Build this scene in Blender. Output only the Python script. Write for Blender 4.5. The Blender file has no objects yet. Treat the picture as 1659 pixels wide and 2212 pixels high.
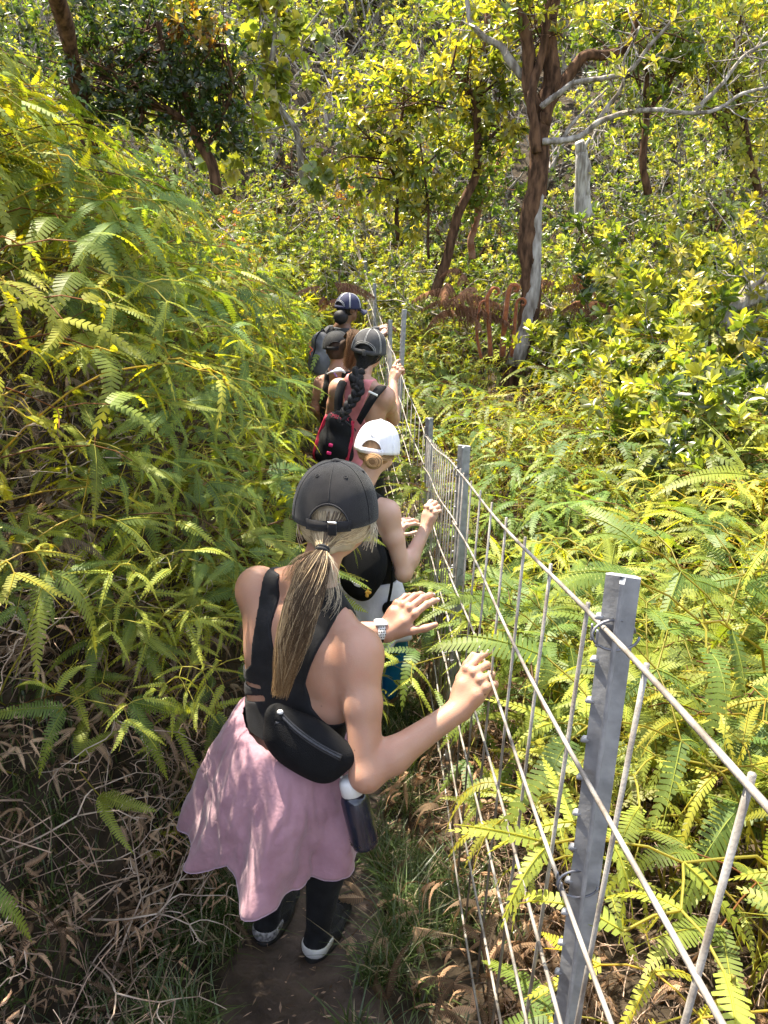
import bpy, math, random
import numpy as np
from mathutils import Vector, Matrix

random.seed(7)
RNG = np.random.default_rng(11)
SC = bpy.context.scene
COL = SC.collection

# ------------------------------------------------------------------ camera
PITCH = math.radians(22.0)
CAM = np.array([0.0, 0.0, 1.65])
FOC = 1671.0 / 2212.0            # focal length over frame height
cam_d = bpy.data.cameras.new('camera')
cam_d.sensor_fit = 'VERTICAL'; cam_d.sensor_height = 36.0; cam_d.lens = 36.0 * FOC
cam_d.clip_start = 0.02; cam_d.clip_end = 400
cam_o = bpy.data.objects.new('camera', cam_d); COL.objects.link(cam_o)
cam_o.location = CAM; cam_o.rotation_euler = (math.pi / 2 - PITCH, 0, 0)
SC.camera = cam_o
CP, SP = math.cos(PITCH), math.sin(PITCH)

def at(x, y, Y):
    """world point at distance Y ahead, seen at survey coordinate (x, y) of the 1659 x 2212 layout sheet"""
    u = (x - 829.5) / 1671.0; v = (1106 - y) / 1671.0
    d = np.array([u, CP + v * SP, -SP + v * CP])
    return CAM + d * (Y / d[1])

def A(*a): return np.array(a, float)
def unit(v):
    v = np.asarray(v, float); return v / (np.linalg.norm(v) + 1e-12)

# ------------------------------------------------------------------ materials
MATS = {}
def new_mat(name):
    m = bpy.data.materials.new(name); m.use_nodes = True
    nt = m.node_tree; nt.nodes.clear()
    out = nt.nodes.new('ShaderNodeOutputMaterial')
    MATS[name] = m
    return m, nt, out

def N(nt, typ, **kw):
    n = nt.nodes.new(typ)
    for k, v in kw.items():
        if hasattr(n, k) and k not in n.inputs: setattr(n, k, v)
        else: n.inputs[k].default_value = v
    return n

def pmat(name, col, rough=0.6, metal=0.0, noise=0.15, nscale=12.0, bump=0.0, bscale=60.0, sss=0.0, sheen=0.0, spec=0.5, col2=None, attr=False, detail=4.0, coat=0.0, stretch=None):
    m, nt, out = new_mat(name); L = nt.links.new
    p = nt.nodes.new('ShaderNodeBsdfPrincipled')
    p.inputs['Roughness'].default_value = rough; p.inputs['Metallic'].default_value = metal
    p.inputs['Specular IOR Level'].default_value = spec
    p.inputs['Coat Weight'].default_value = coat
    tc = nt.nodes.new('ShaderNodeTexCoord'); vec = tc.outputs['Object']
    if stretch:
        mp_ = nt.nodes.new('ShaderNodeMapping'); mp_.inputs['Scale'].default_value = stretch; L(vec, mp_.inputs['Vector']); vec = mp_.outputs[0]
    nz = N(nt, 'ShaderNodeTexNoise', Scale=nscale, Detail=detail)
    L(vec, nz.inputs['Vector'])
    cr = nt.nodes.new('ShaderNodeValToRGB')
    c = np.array(col)
    if col2 is None:
        a, b = c * (1 - noise), np.minimum(c * (1 + noise), 1)
    else: a, b = c, np.array(col2)
    cr.color_ramp.elements[0].position = 0.35; cr.color_ramp.elements[1].position = 0.65
    cr.color_ramp.elements[0].color = (*a, 1); cr.color_ramp.elements[1].color = (*b, 1)
    L(nz.outputs['Fac'], cr.inputs['Fac'])
    src = cr.outputs['Color']
    if attr:
        at_ = N(nt, 'ShaderNodeAttribute', attribute_name='Col')
        mx = nt.nodes.new('ShaderNodeMix'); mx.data_type = 'RGBA'; mx.blend_type = 'MULTIPLY'
        mx.inputs[0].default_value = 1.0
        L(src, mx.inputs[6]); L(at_.outputs['Color'], mx.inputs[7]); src = mx.outputs[2]
    L(src, p.inputs['Base Color'])
    if sss > 0:
        p.inputs['Subsurface Weight'].default_value = sss
        p.inputs['Subsurface Radius'].default_value = (0.9, 0.35, 0.2)
        p.inputs['Subsurface Scale'].default_value = 0.008
    if sheen > 0:
        p.inputs['Sheen Weight'].default_value = sheen; p.inputs['Sheen Roughness'].default_value = 0.5
    if bump > 0:
        n2 = N(nt, 'ShaderNodeTexNoise', Scale=bscale, Detail=6.0)
        L(vec, n2.inputs['Vector'])
        b = N(nt, 'ShaderNodeBump', Strength=bump, Distance=0.01)
        L(n2.outputs['Fac'], b.inputs['Height']); L(b.outputs['Normal'], p.inputs['Normal'])
    L(p.outputs[0], out.inputs[0])
    return m

def leaf_mat(name, trans=0.45, tint=(1.5, 1.35, 0.45), gloss=0.06, rough=0.35):
    m, nt, out = new_mat(name); L = nt.links.new
    a = N(nt, 'ShaderNodeAttribute', attribute_name='Col')
    oi = nt.nodes.new('ShaderNodeObjectInfo')
    d = nt.nodes.new('ShaderNodeBsdfDiffuse'); t = nt.nodes.new('ShaderNodeBsdfTranslucent')
    mv = nt.nodes.new('ShaderNodeMix'); mv.data_type = 'RGBA'; mv.blend_type = 'MULTIPLY'; mv.inputs[0].default_value = 1.0
    mv.inputs[7].default_value = (*tint, 1)
    L(a.outputs['Color'], mv.inputs[6])
    L(a.outputs['Color'], d.inputs['Color']); L(mv.outputs[2], t.inputs['Color'])
    m1 = N(nt, 'ShaderNodeMixShader', Fac=trans); L(d.outputs[0], m1.inputs[1]); L(t.outputs[0], m1.inputs[2])
    g = N(nt, 'ShaderNodeBsdfGlossy', Roughness=rough)
    m2 = N(nt, 'ShaderNodeMixShader', Fac=gloss); L(m1.outputs[0], m2.inputs[1]); L(g.outputs[0], m2.inputs[2])
    L(m2.outputs[0], out.inputs[0])
    return m

# ------------------------------------------------------------------ mesh / object helpers
def mk_mesh(name, V, faces, mats=(), smooth=True, col=None, midx=None):
    """faces: one array or a list of arrays, each (n,3) or (n,4)"""
    V = np.asarray(V, np.float32).reshape(-1, 3)
    if isinstance(faces, np.ndarray): faces = [faces]
    faces = [np.asarray(f, np.int32) for f in faces if len(f)]
    me = bpy.data.meshes.new(name)
    me.vertices.add(len(V)); me.vertices.foreach_set('co', V.ravel())
    if faces:
        loops = np.concatenate([f.ravel() for f in faces])
        sizes = np.concatenate([np.full(len(f), f.shape[1], np.int32) for f in faces])
        starts = np.concatenate([[0], np.cumsum(sizes)[:-1]]).astype(np.int32)
        me.loops.add(len(loops)); me.loops.foreach_set('vertex_index', loops)
        me.polygons.add(len(sizes)); me.polygons.foreach_set('loop_start', starts)
        me.polygons.foreach_set('loop_total', sizes)
        if midx is not None: me.polygons.foreach_set('material_index', np.asarray(midx, np.int32))
    for m in (mats if isinstance(mats, (list, tuple)) else [mats]): me.materials.append(m)
    me.update(calc_edges=True)
    me.validate()
    if smooth: me.polygons.foreach_set('use_smooth', np.ones(len(me.polygons), bool))
    if col is not None:
        ca = me.color_attributes.new('Col', 'FLOAT_COLOR', 'POINT')
        c4 = np.ones((len(V), 4), np.float32); c4[:, :3] = col
        ca.data.foreach_set('color', c4.ravel())
    return me

def link(name, me, parent=None, loc=None):
    o = bpy.data.objects.new(name, me); COL.objects.link(o)
    if loc is not None: o.location = loc
    if parent is not None: o.parent = parent
    return o

def obj(name, V, F, mats, parent=None, smooth=True, col=None, midx=None):
    """parts get the parent's frame: the geometry is written in world space, the parent sits at its own location"""
    V = np.asarray(V, float).reshape(-1, 3)
    if parent is not None:
        V = V - np.array(parent_loc(parent))
    return link(name, mk_mesh(name, V, F, mats, smooth, col, midx), parent)

def parent_loc(p):
    l = np.zeros(3)
    while p is not None:
        l = l + np.array(p.location); p = p.parent
    return l

def empty(name, loc=(0, 0, 0), rz=0.0):
    o = bpy.data.objects.new(name, None); COL.objects.link(o)
    o.empty_display_size = 0.1; o.location = loc; o.rotation_euler = (0, 0, rz)
    return o

def tag(o, label=None, cat=None, group=None, kind=None):
    if label: o['label'] = label
    if cat: o['category'] = cat
    if group: o['group'] = group
    if kind: o['kind'] = kind
    return o

class MB:
    """collects pieces of geometry for ONE mesh"""
    def __init__(s): s.V = []; s.Q = []; s.T = []; s.C = []; s.n = 0
    def add(s, V, Q=None, T=None, col=None):
        V = np.asarray(V, float).reshape(-1, 3)
        s.V.append(V)
        if Q is not None and len(Q): s.Q.append(np.asarray(Q, int) + s.n)
        if T is not None and len(T): s.T.append(np.asarray(T, int) + s.n)
        c = np.ones((len(V), 3)) if col is None else np.broadcast_to(np.asarray(col, float), (len(V), 3))
        s.C.append(c); s.n += len(V)
    def arrays(s):
        V = np.concatenate(s.V) if s.V else np.zeros((0, 3))
        F = []
        if s.Q: F.append(np.concatenate(s.Q))
        if s.T: F.append(np.concatenate(s.T))
        C = np.concatenate(s.C) if s.C else np.zeros((0, 3))
        return V, F, C
    def obj(s, name, mats, parent=None, smooth=True):
        V, F, C = s.arrays()
        return obj(name, V, F, mats, parent, smooth, C)
    def tube(s, P, R, n=6, col=None, cap=True, wob=0.0):
        P = np.asarray(P, float); R = np.broadcast_to(np.asarray(R, float), (len(P),))
        T = np.gradient(P, axis=0); T /= (np.linalg.norm(T, axis=1, keepdims=True) + 1e-12)
        ref = A(0, 0, 1) if abs(T[0][2]) < 0.9 else A(1, 0, 0)
        u = unit(np.cross(T[0], ref)); U = []
        for t in T:
            u = unit(u - t * np.dot(u, t)); U.append(u)
        U = np.array(U); W = np.cross(T, U)
        a = np.linspace(0, 2 * math.pi, n, endpoint=False)
        rr = R[:, None] * (1 + (wob * RNG.standard_normal((len(P), n)) if wob else 0))
        ring = P[:, None, :] + rr[:, :, None] * (np.cos(a)[None, :, None] * U[:, None, :] + np.sin(a)[None, :, None] * W[:, None, :])
        m = len(P)
        i = np.arange(m - 1)[:, None] * n; j = np.arange(n)[None, :]; k = (j + 1) % n
        Q = np.stack([i + j, i + k, i + n + k, i + n + j], -1).reshape(-1, 4)
        Tt = None
        V = ring.reshape(-1, 3)
        if col is not None:
            col = np.asarray(col, float)
            if col.ndim == 2 and len(col) == m: col = np.repeat(col, n, axis=0)
        if cap:
            V = np.vstack([V, P[0], P[-1]])
            jj = np.arange(n); kk = (jj + 1) % n
            Tt = np.vstack([np.stack([kk, jj, np.full(n, m * n)], -1), np.stack([(m - 1) * n + jj, (m - 1) * n + kk, np.full(n, m * n + 1)], -1)])
            if col is not None and col.ndim == 2: col = np.vstack([col, col[0], col[-1]])
        s.add(V, Q, Tt, col)
    def box(s, c, ax, h, col=None, bev=0.0):
        """box with centre c, axes (3x3 rows), half sizes h; bevelled by chopping the corners when bev > 0"""
        ax = np.asarray(ax, float); h = np.asarray(h, float)
        V = []
        if bev <= 0:
            for z in (-1, 1):
                for x, y in ((-1, -1), (1, -1), (1, 1), (-1, 1)): V.append((x * h[0], y * h[1], z * h[2]))
            Q = [(3, 2, 1, 0), (4, 5, 6, 7), (0, 1, 5, 4), (1, 2, 6, 5), (2, 3, 7, 6), (3, 0, 4, 7)]
            s.add(np.array(V) @ ax + c, np.array(Q), None, col)
        else:
            prof = []
            for (sx, sy) in ((1, 1), (-1, 1), (-1, -1), (1, -1)):
                a0 = math.atan2(sy, sx)
                for k in range(4):
                    an = a0 - math.pi / 4 + k * math.pi / 6
                    prof.append((sx * (h[0] - bev) + bev * math.cos(an), sy * (h[1] - bev) + bev * math.sin(an)))
            prof = np.array(prof); n = len(prof)
            rings = [(-h[2], (h[0] - bev) / h[0]), (-h[2] + bev, 1), (h[2] - bev, 1), (h[2], (h[0] - bev) / h[0])]
            for z, f in rings:
                for p in prof: V.append((p[0] - np.sign(p[0]) * (bev if f < 1 else 0) * .9, p[1] - np.sign(p[1]) * (bev if f < 1 else 0) * .9, z))
            V += [(0, 0, -h[2]), (0, 0, h[2])]
            Q = []; T = []
            for r in range(3):
                for j in range(n):
                    k = (j + 1) % n; Q.append((r * n + j, r * n + k, r * n + n + k, r * n + n + j))
            for j in range(n):
                k = (j + 1) % n; T += [(k, j, 4 * n), (3 * n + j, 3 * n + k, 4 * n + 1)]
            s.add(np.array(V) @ ax + c, np.array(Q), np.array(T), col)

def bez(P, n):
    """smooth Catmull-Rom curve through P, n points"""
    P = np.asarray(P, float); m = len(P)
    if m == 2: return P[0] + (P[1] - P[0]) * np.linspace(0, 1, n)[:, None]
    E = np.vstack([2 * P[0] - P[1], P, 2 * P[-1] - P[-2]])
    t = np.linspace(0, m - 1 - 1e-9, n); i = t.astype(int); f = (t - i)[:, None]
    a, b, c, d = E[i], E[i + 1], E[i + 2], E[i + 3]
    return 0.5 * ((2 * b) + (c - a) * f + (2 * a - 5 * b + 4 * c - d) * f ** 2 + (3 * b - a - 3 * c + d) * f ** 3)

def grid_faces(nu, nv, wrap_u=False):
    """nu columns x nv rows, vertex index = row*nu + col"""
    c = np.arange(nu if wrap_u else nu - 1)[None, :]; r = np.arange(nv - 1)[:, None]
    c2 = (c + 1) % nu
    return np.stack([r * nu + c, r * nu + c2, (r + 1) * nu + c2, (r + 1) * nu + c], -1).reshape(-1, 4)

def ellip(c, ax, r, nu=16, nv=10):
    th = np.linspace(0, 2 * math.pi, nu, endpoint=False); ph = np.linspace(0, math.pi, nv)
    V = np.stack([np.sin(ph)[:, None] * np.cos(th), np.sin(ph)[:, None] * np.sin(th), np.cos(ph)[:, None] * np.ones(nu)], -1).reshape(-1, 3)
    return (V * np.asarray(r)) @ np.asarray(ax, float) + c, grid_faces(nu, nv, True)

# ------------------------------------------------------------------ smooth value noise for numpy
def vnoise(x, y, seed=0):
    def h(i, j): 
        n = np.sin(i * 127.1 + j * 311.7 + seed * 74.7) * 43758.5453
        return n - np.floor(n)
    i, j = np.floor(x), np.floor(y); f, g = x - i, y - j
    f = f * f * (3 - 2 * f); g = g * g * (3 - 2 * g)
    return (h(i, j) * (1 - f) + h(i + 1, j) * f) * (1 - g) + (h(i, j + 1) * (1 - f) + h(i + 1, j + 1) * f) * g
def fbm(x, y, seed=0, o=3):
    s = 0; a = 1.0; t = 0
    for k in range(o):
        s = s + a * vnoise(x * 2 ** k, y * 2 ** k, seed + k); t += a; a *= .5
    return s / t

# ------------------------------------------------------------------ signed distance bodies + surface nets
def smin(a, b, k):
    h = np.clip(0.5 + 0.5 * (b - a) / k, 0, 1)
    return b + (a - b) * h - k * h * (1 - h)

class Field:
    """list of round cones and ellipsoids, blended; evaluated on a grid"""
    def __init__(s): s.p = []
    def cone(s, a, b, ra, rb, k=0.02, sub=False): s.p.append(('c', np.asarray(a, float), np.asarray(b, float), ra, rb, k, sub))
    def ell(s, c, r, ax=None, k=0.02, sub=False):
        s.p.append(('e', np.asarray(c, float), np.eye(3) if ax is None else np.asarray(ax, float), np.asarray(r, float), None, k, sub))
    def _one(s, q, P):
        if q[0] == 'c':
            a, b, ra, rb = q[1:5]; ba = b - a; L = np.dot(ba, ba) + 1e-12
            t = np.clip(((P - a) @ ba) / L, 0, 1)
            return np.linalg.norm(P - a - t[..., None] * ba, axis=-1) - (ra + (rb - ra) * t)
        c, ax, r = q[1], q[2], q[3]
        l = (P - c) @ ax.T
        k0 = np.linalg.norm(l / r, axis=-1); k1 = np.linalg.norm(l / (r * r), axis=-1) + 1e-9
        return k0 * (k0 - 1) / k1
    def _bb(s, q):
        if q[0] == 'c':
            r = max(q[3], q[4]); return np.minimum(q[1], q[2]) - r, np.maximum(q[1], q[2]) + r
        r = max(q[3]); return q[1] - r, q[1] + r
    def grid(s, lo, hi, h):
        lo = np.asarray(lo, float); n = np.ceil((np.asarray(hi) - lo) / h).astype(int) + 1
        F = np.full(n, 0.08, np.float32)
        for q in s.p:
            b0, b1 = s._bb(q); m = 0.05 + q[5]
            i0 = np.maximum(np.floor((b0 - m - lo) / h).astype(int), 0); i1 = np.minimum(np.ceil((b1 + m - lo) / h).astype(int) + 1, n)
            if np.any(i1 <= i0): continue
            sl = tuple(slice(a, b) for a, b in zip(i0, i1))
            X = [lo[d] + h * np.arange(i0[d], i1[d]) for d in range(3)]
            P = np.stack(np.meshgrid(*X, indexing='ij'), -1)
            d = s._one(q, P)
            if q[6]: F[sl] = -smin(-F[sl], d, q[5])
            else: F[sl] = smin(F[sl], d, q[5])
        return F, lo
    def bounds(s, m=0.02):
        B = [s._bb(q) for q in s.p if not q[6]]
        return np.min([b[0] for b in B], 0) - m, np.max([b[1] for b in B], 0) + m
    def at(s, P):
        P = np.asarray(P, float); F = np.full(P.shape[:-1], 0.08)
        for q in s.p:
            d = s._one(q, P)
            F = -smin(-F, d, q[5]) if q[6] else smin(F, d, q[5])
        return F

def coords(F, lo, h):
    X = [lo[d] + h * np.arange(F.shape[d]) for d in range(3)]
    return np.stack(np.meshgrid(*X, indexing='ij'), -1)

def surface(F, lo, h, smooth=2):
    ins = F < 0
    c = np.zeros(tuple(np.array(F.shape) - 1), np.int8)
    offs = [(i, j, k) for i in (0, 1) for j in (0, 1) for k in (0, 1)]
    S = np.array(F.shape) - 1
    for o in offs: c += ins[o[0]:o[0] + S[0], o[1]:o[1] + S[1], o[2]:o[2] + S[2]]
    act = (c > 0) & (c < 8)
    idx = np.argwhere(act); M = len(idx)
    vals = np.stack([F[idx[:, 0] + o[0], idx[:, 1] + o[1], idx[:, 2] + o[2]] for o in offs], -1)
    acc = np.zeros((M, 3)); cnt = np.zeros(M)
    for a in range(8):
        for b in range(a + 1, 8):
            oa, ob = np.array(offs[a]), np.array(offs[b])
            if np.abs(oa - ob).sum() != 1: continue
            va, vb = vals[:, a], vals[:, b]; m = (va < 0) != (vb < 0)
            t = np.where(m, va / np.where(m, va - vb, 1), 0)
            acc += np.where(m[:, None], oa + t[:, None] * (ob - oa), 0); cnt += m
    V = lo + h * (idx + acc / cnt[:, None])
    imap = np.full(act.shape, -1, np.int64); imap[tuple(idx.T)] = np.arange(M)
    Q = []
    for ax in range(3):
        b, c2 = (ax + 1) % 3, (ax + 2) % 3
        s0 = [slice(None)] * 3; s1 = [slice(None)] * 3
        s0[ax] = slice(0, -1); s1[ax] = slice(1, None)
        e = np.argwhere(ins[tuple(s0)] != ins[tuple(s1)])
        ok = (e[:, b] > 0) & (e[:, c2] > 0) & (e[:, b] < S[b]) & (e[:, c2] < S[c2]); e = e[ok]
        flip = ins[tuple(e.T)]
        def cell(db, dc):
            q = e.copy(); q[:, b] += db; q[:, c2] += dc; return imap[tuple(q.T)]
        q = np.stack([cell(-1, -1), cell(0, -1), cell(0, 0), cell(-1, 0)], -1)
        q[~flip] = q[~flip][:, ::-1]
        Q.append(q)
    Q = np.concatenate(Q); Q = Q[(Q >= 0).all(1)]
    for _ in range(smooth): V = lap(V, Q, 0.5)
    return V, Q

def lap(V, Q, f):
    E = np.concatenate([Q[:, [i, (i + 1) % 4]] for i in range(4)])
    s = np.zeros_like(V); n = np.zeros(len(V))
    for a, b in ((0, 1), (1, 0)):
        for d in range(3): s[:, d] += np.bincount(E[:, a], V[E[:, b], d], len(V))
        n += np.bincount(E[:, a], minlength=len(V))
    return V + f * (s / np.maximum(n, 1)[:, None] - V)

def rot_about(v, axis, ang):
    axis = unit(axis); v = np.asarray(v, float)
    return v * math.cos(ang) + np.cross(axis, v) * math.sin(ang) + axis * np.dot(axis, v) * (1 - math.cos(ang))
# ================================================================== light
SUN_AZ = math.radians(-38)       # measured from +Y towards +X: the sun stands ahead and to the left
SUN_EL = math.radians(62)
w = bpy.data.worlds.new("World"); SC.world = w; w.use_nodes = True
nt = w.node_tree; bg = nt.nodes.get('Background') or nt.nodes.new('ShaderNodeBackground')
sky = nt.nodes.new('ShaderNodeTexSky'); sky.sky_type = 'NISHITA'; sky.sun_disc = False
sky.sun_elevation = SUN_EL; sky.sun_rotation = SUN_AZ
hs = nt.nodes.new('ShaderNodeHueSaturation'); hs.inputs['Saturation'].default_value = .55
nt.links.new(sky.outputs[0], hs.inputs['Color']); nt.links.new(hs.outputs[0], bg.inputs[0]); bg.inputs[1].default_value = 0.15
sd = bpy.data.lights.new('sun', 'SUN'); sd.energy = 4.4; sd.angle = math.radians(0.55); sd.color = (1.0, 0.91, 0.74)
so = bpy.data.objects.new('sun', sd); COL.objects.link(so)
to_sun = Vector((math.sin(SUN_AZ) * math.cos(SUN_EL), math.cos(SUN_AZ) * math.cos(SUN_EL), math.sin(SUN_EL)))
so.rotation_euler = to_sun.to_track_quat('Z', 'Y').to_euler(); so.location = (-5, 8, 12)
SC.view_settings.view_transform = 'Standard'; SC.view_settings.look = 'None'; SC.view_settings.exposure = 0
SC.cycles.film_exposure = 4.15      # the phone exposed for the shade
SC.cycles.max_bounces = 6; SC.cycles.diffuse_bounces = 3; SC.cycles.glossy_bounces = 2; SC.cycles.transmission_bounces = 4
SC.cycles.use_denoising = True
SC.cycles.use_adaptive_sampling = True; SC.cycles.adaptive_threshold = .035

# ================================================================== terrain
def interp(y, xs, ys): return np.interp(y, xs, ys)
TY = [-6, 0, 1.0, 1.7, 2.6, 3.4, 4.2, 5.0, 7.0, 9.0, 12, 16, 24, 60]
TZ = [0.9, 0, -.30, -.50, -.75, -.86, -.82, -.74, -.82, -.85, -.4, .5, 2.6, 14]
CY = [-6, 0, 1.7, 3.5, 5, 7, 9, 12, 60]
CX = [-.2, -.22, -.24, -.16, -.22, -.42, -.62, -.95, -2]
def trail_z(y): return interp(y, TY, TZ)
def trail_x(y): return interp(y, CY, CX)
BY = [-6, 0, 1.2, 2.0, 3.0, 5, 7, 9, 12, 60]
BD = [.75, .85, .70, .38, .38, .62, .80, .72, .5, .5]       # where the left bank starts, from the trail centre
BH = [2.4, 2.4, 2.6, 2.9, 3.0, 2.7, 1.7, 1.0, .7, .6]      # how high it climbs
def ground(x, y):
    x = np.asarray(x, float); y = np.asarray(y, float)
    zt = trail_z(y); d = x - trail_x(y)
    dl = np.maximum(-d - interp(y, BY, BD), 0); H = interp(y, BY, BH)
    bank = H * (1 - np.exp(-dl * interp(y, [0, 1.5, 2.5, 7, 12], [2.2, 2.6, 3.6, 3.4, 2.0]) / np.maximum(H, .1))) + .22 * np.maximum(dl - .9, 0)
    bank = np.minimum(bank, H * 1.25 + .1 * dl)
    dr = np.maximum(d - .42, 0)
    right = .27 * np.minimum(dr, 2.2) + .10 * np.maximum(dr - 2.2, 0) * np.where(d > 0, 1, 0)
    right = right * interp(y, [-6, 7, 10, 60], [1, 1, .5, .3])
    hill = .22 * np.maximum(y - 11, 0) + 0.006 * np.maximum(y - 12, 0) ** 1.5
    off = np.clip((np.abs(d) - .25) / .4, 0, 1)
    rough = off * (.10 * (fbm(x * 2.1, y * 2.1, 3) - .5) + .35 * (fbm(x * .45 + 7, y * .45, 5) - .5) * np.clip(np.abs(d) - .8, 0, 1))
    groove = -.03 * np.exp(-(d / .2) ** 2)
    return zt + bank + right + hill * np.clip((y - 11) / 6, 0, 1) + rough + groove
GXs, GYs = np.arange(-6, 7.01, .03), np.arange(-1.5, 16.01, .03)
GG = ground(*np.meshgrid(GXs, GYs))
def gz(x, y):
    i, j = (x + 6) / .03, (y + 1.5) / .03
    a, b = int(i), int(j)
    if i < 0 or j < 0 or a >= len(GXs) - 1 or b >= len(GYs) - 1: return float(ground(x, y))
    f, g = i - a, j - b
    return float((GG[b, a] * (1 - f) + GG[b, a + 1] * f) * (1 - g) + (GG[b + 1, a] * (1 - f) + GG[b + 1, a + 1] * f) * g)

soil = pmat('soil', (.022, .016, .010), rough=.95, col2=(.065, .048, .032), nscale=9, bump=.8, bscale=35, spec=.2)
xs = np.concatenate([np.linspace(-120, -9, 26), np.linspace(-8.6, -3, 22), np.linspace(-2.95, 2.95, 120), np.linspace(3, 9, 24), np.linspace(9.5, 120, 26)])
ys = np.concatenate([np.linspace(-40, -3, 12), np.linspace(-2.8, 8, 200), np.linspace(8.1, 20, 70), np.linspace(20.5, 140, 50)])
X, Y = np.meshgrid(xs, ys)
Z = ground(X, Y)
tag(obj('ground', np.stack([X, Y, Z], -1).reshape(-1, 3), grid_faces(len(xs), len(ys)), soil), kind='structure')
mud = pmat('trail_mud', (.030, .019, .014), rough=.72, col2=(.105, .072, .055), nscale=7, bump=1.0, bscale=32, spec=.4, detail=8)
ds = np.linspace(-.24, .24, 25); ty = np.linspace(-1.5, 13, 420)
DD, TYY = np.meshgrid(ds, ty)
wob = 1 + .35 * (fbm(TYY * 1.3, DD * 0 + 4, 8) - .5)
PX = trail_x(TYY) + DD * wob
PZ = ground(PX, TYY) + .006 - .02 * (np.abs(DD) > .225) + .012 * (fbm(PX * 14, TYY * 14, 2) - .5)
tag(obj('path', np.stack([PX, TYY, PZ], -1).reshape(-1, 3), grid_faces(len(ds), len(ty)), mud), kind='structure')

# ================================================================== fence
steel = pmat('galvanised_steel', (.22, .222, .23), rough=.6, metal=.2, col2=(.35, .35, .36), nscale=34, bump=.10, bscale=90)
wire_m = pmat('weathered_wire', (.15, .125, .105), rough=.6, metal=.25, col2=(.34, .315, .285), nscale=16, bump=.15, bscale=220)
tie_m = pmat('tie_wire', (.20, .20, .22), rough=.5, metal=.6, noise=.2)
FX0, FS = .27, -.2315
def ftop(y): return 1.345 + FS * y
fence = empty('fence', (FX0, 2.7, gz(FX0, 2.7)))
tag(fence, 'galvanised wire panel fence on metal posts running down along the trail', 'fence')
RAILS = [0, .205, .41, .595, .79, 1.01, 1.22]
LEAN = .034
def panel(P0, P1, drop0, n_st, phase=.5, rails=RAILS, extra=.0):
    """P0,P1: top rail ends; wires hang below"""
    P0 = np.asarray(P0, float); P1 = np.asarray(P1, float); m = MB()
    L = np.linalg.norm(P1 - P0); side = unit(np.cross(P1 - P0, A(0, 0, 1)))
    for k, r in enumerate(rails):
        t = np.linspace(-extra, 1, 24)[:, None]
        p = P0 + (P1 - P0) * t + A(-LEAN * r, 0, -r)
        p = p + side * (.004 * np.sin(t * 9 + k)) + A(0, 0, .006) * np.sin(t * 7 + 2 * k)
        m.tube(p, .0034, 7)
    for i in range(n_st):
        t = (i + phase) / n_st
        a = P0 + (P1 - P0) * t + side * .0075
        m.tube([a + A(0, 0, .012), a + A(RNG.uniform(-.004, .004) - LEAN * .6, 0, -.6), a + A(RNG.uniform(-.006, .006) - LEAN * 1.24, RNG.uniform(-.01, .01), -1.24)], .0032, 6)
    m.obj('wire_panel', wire_m, fence)
def post(top, bot, w=.042, rz=0.25):
    """T post: flange plate, spine with studs"""
    top = np.asarray(top, float); bot = np.asarray(bot, float); u = unit(top - bot)
    f = -unit(np.cross(u, A(math.sin(rz), math.cos(rz), 0))); b = np.cross(f, u)    # f: flange width, b: depth
    prof = np.array([(-.5, 0), (-.34, -.10), (.34, -.10), (.5, 0), (.5, .10), (.09, .10), (.07, .62), (-.07, .62), (-.09, .10), (-.5, .10)]) * w
    L = np.linalg.norm(top - bot); nr = 14; V = []
    for i in range(nr):
        c = bot + u * L * i / (nr - 1)
        for p in prof: V.append(c + f * p[0] + b * p[1])
    n = len(prof); Q = []
    for i in range(nr - 1):
        for j in range(n):
            k = (j + 1) % n; Q.append((i * n + j, i * n + k, (i + 1) * n + k, (i + 1) * n + j))
    m = MB(); m.add(V, np.array(Q))
    capT = [(0, 1, 2), (0, 2, 3), (0, 3, 4), (0, 4, 9), (4, 5, 9), (5, 8, 9), (5, 6, 8), (6, 7, 8)]
    m.add(np.array(V[-n:]), None, np.array(capT))
    k = 0; s = .06
    while s < L - .02:        # studs along the edge
        c = top - u * s - f * w * .53 + b * 0
        m.box(c, np.stack([f, b, unit(u * 1 + f * .5)]), (.0052, .005, .0045), bev=.002)
        s += .062
    return m.obj('post', steel, fence, smooth=False)
def tie(c, axis, side, r=.026):
    m = MB(); a = np.linspace(0, 2 * math.pi, 22); u = unit(side); v = unit(np.cross(axis, u))
    P = c + np.outer(np.cos(a) * r * 1.15, u) + np.outer(np.sin(a) * r * .75, v) + np.outer(np.linspace(-.008, .008, 22), axis)
    m.tube(P, .0019, 5)
    for dz in (-.012, .012):
        q = c - u * r * 1.05 + unit(axis) * dz
        m.tube(q + np.outer(np.cos(a) * .0075, v) + np.outer(np.sin(a) * .0075, A(0, 0, 1)), .0017, 5)
    m.obj('wire_tie', tie_m, fence)
panel((FX0, .18, ftop(.18)), (FX0, 2.72, ftop(2.72)), 0, 11, .24)
panel((FX0, 2.60, ftop(2.60) + .004), (FX0 - .005, 4.76, ftop(4.76)), 0, 18, .5)
C3 = A(.262, 4.76, ftop(4.76) + .01); C4 = A(.085, 5.8, .54); C5 = A(.02, 7.0, .50); C6 = A(-.13, 9.4, .62); C7 = A(-.30, 12.4, .62)
panel(C3, C4, 0, 8); panel(C4, C5, 0, 8); panel(C5, C6, 0, 9, rails=RAILS); panel(C6, C7, 0, 10, rails=RAILS)
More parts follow.
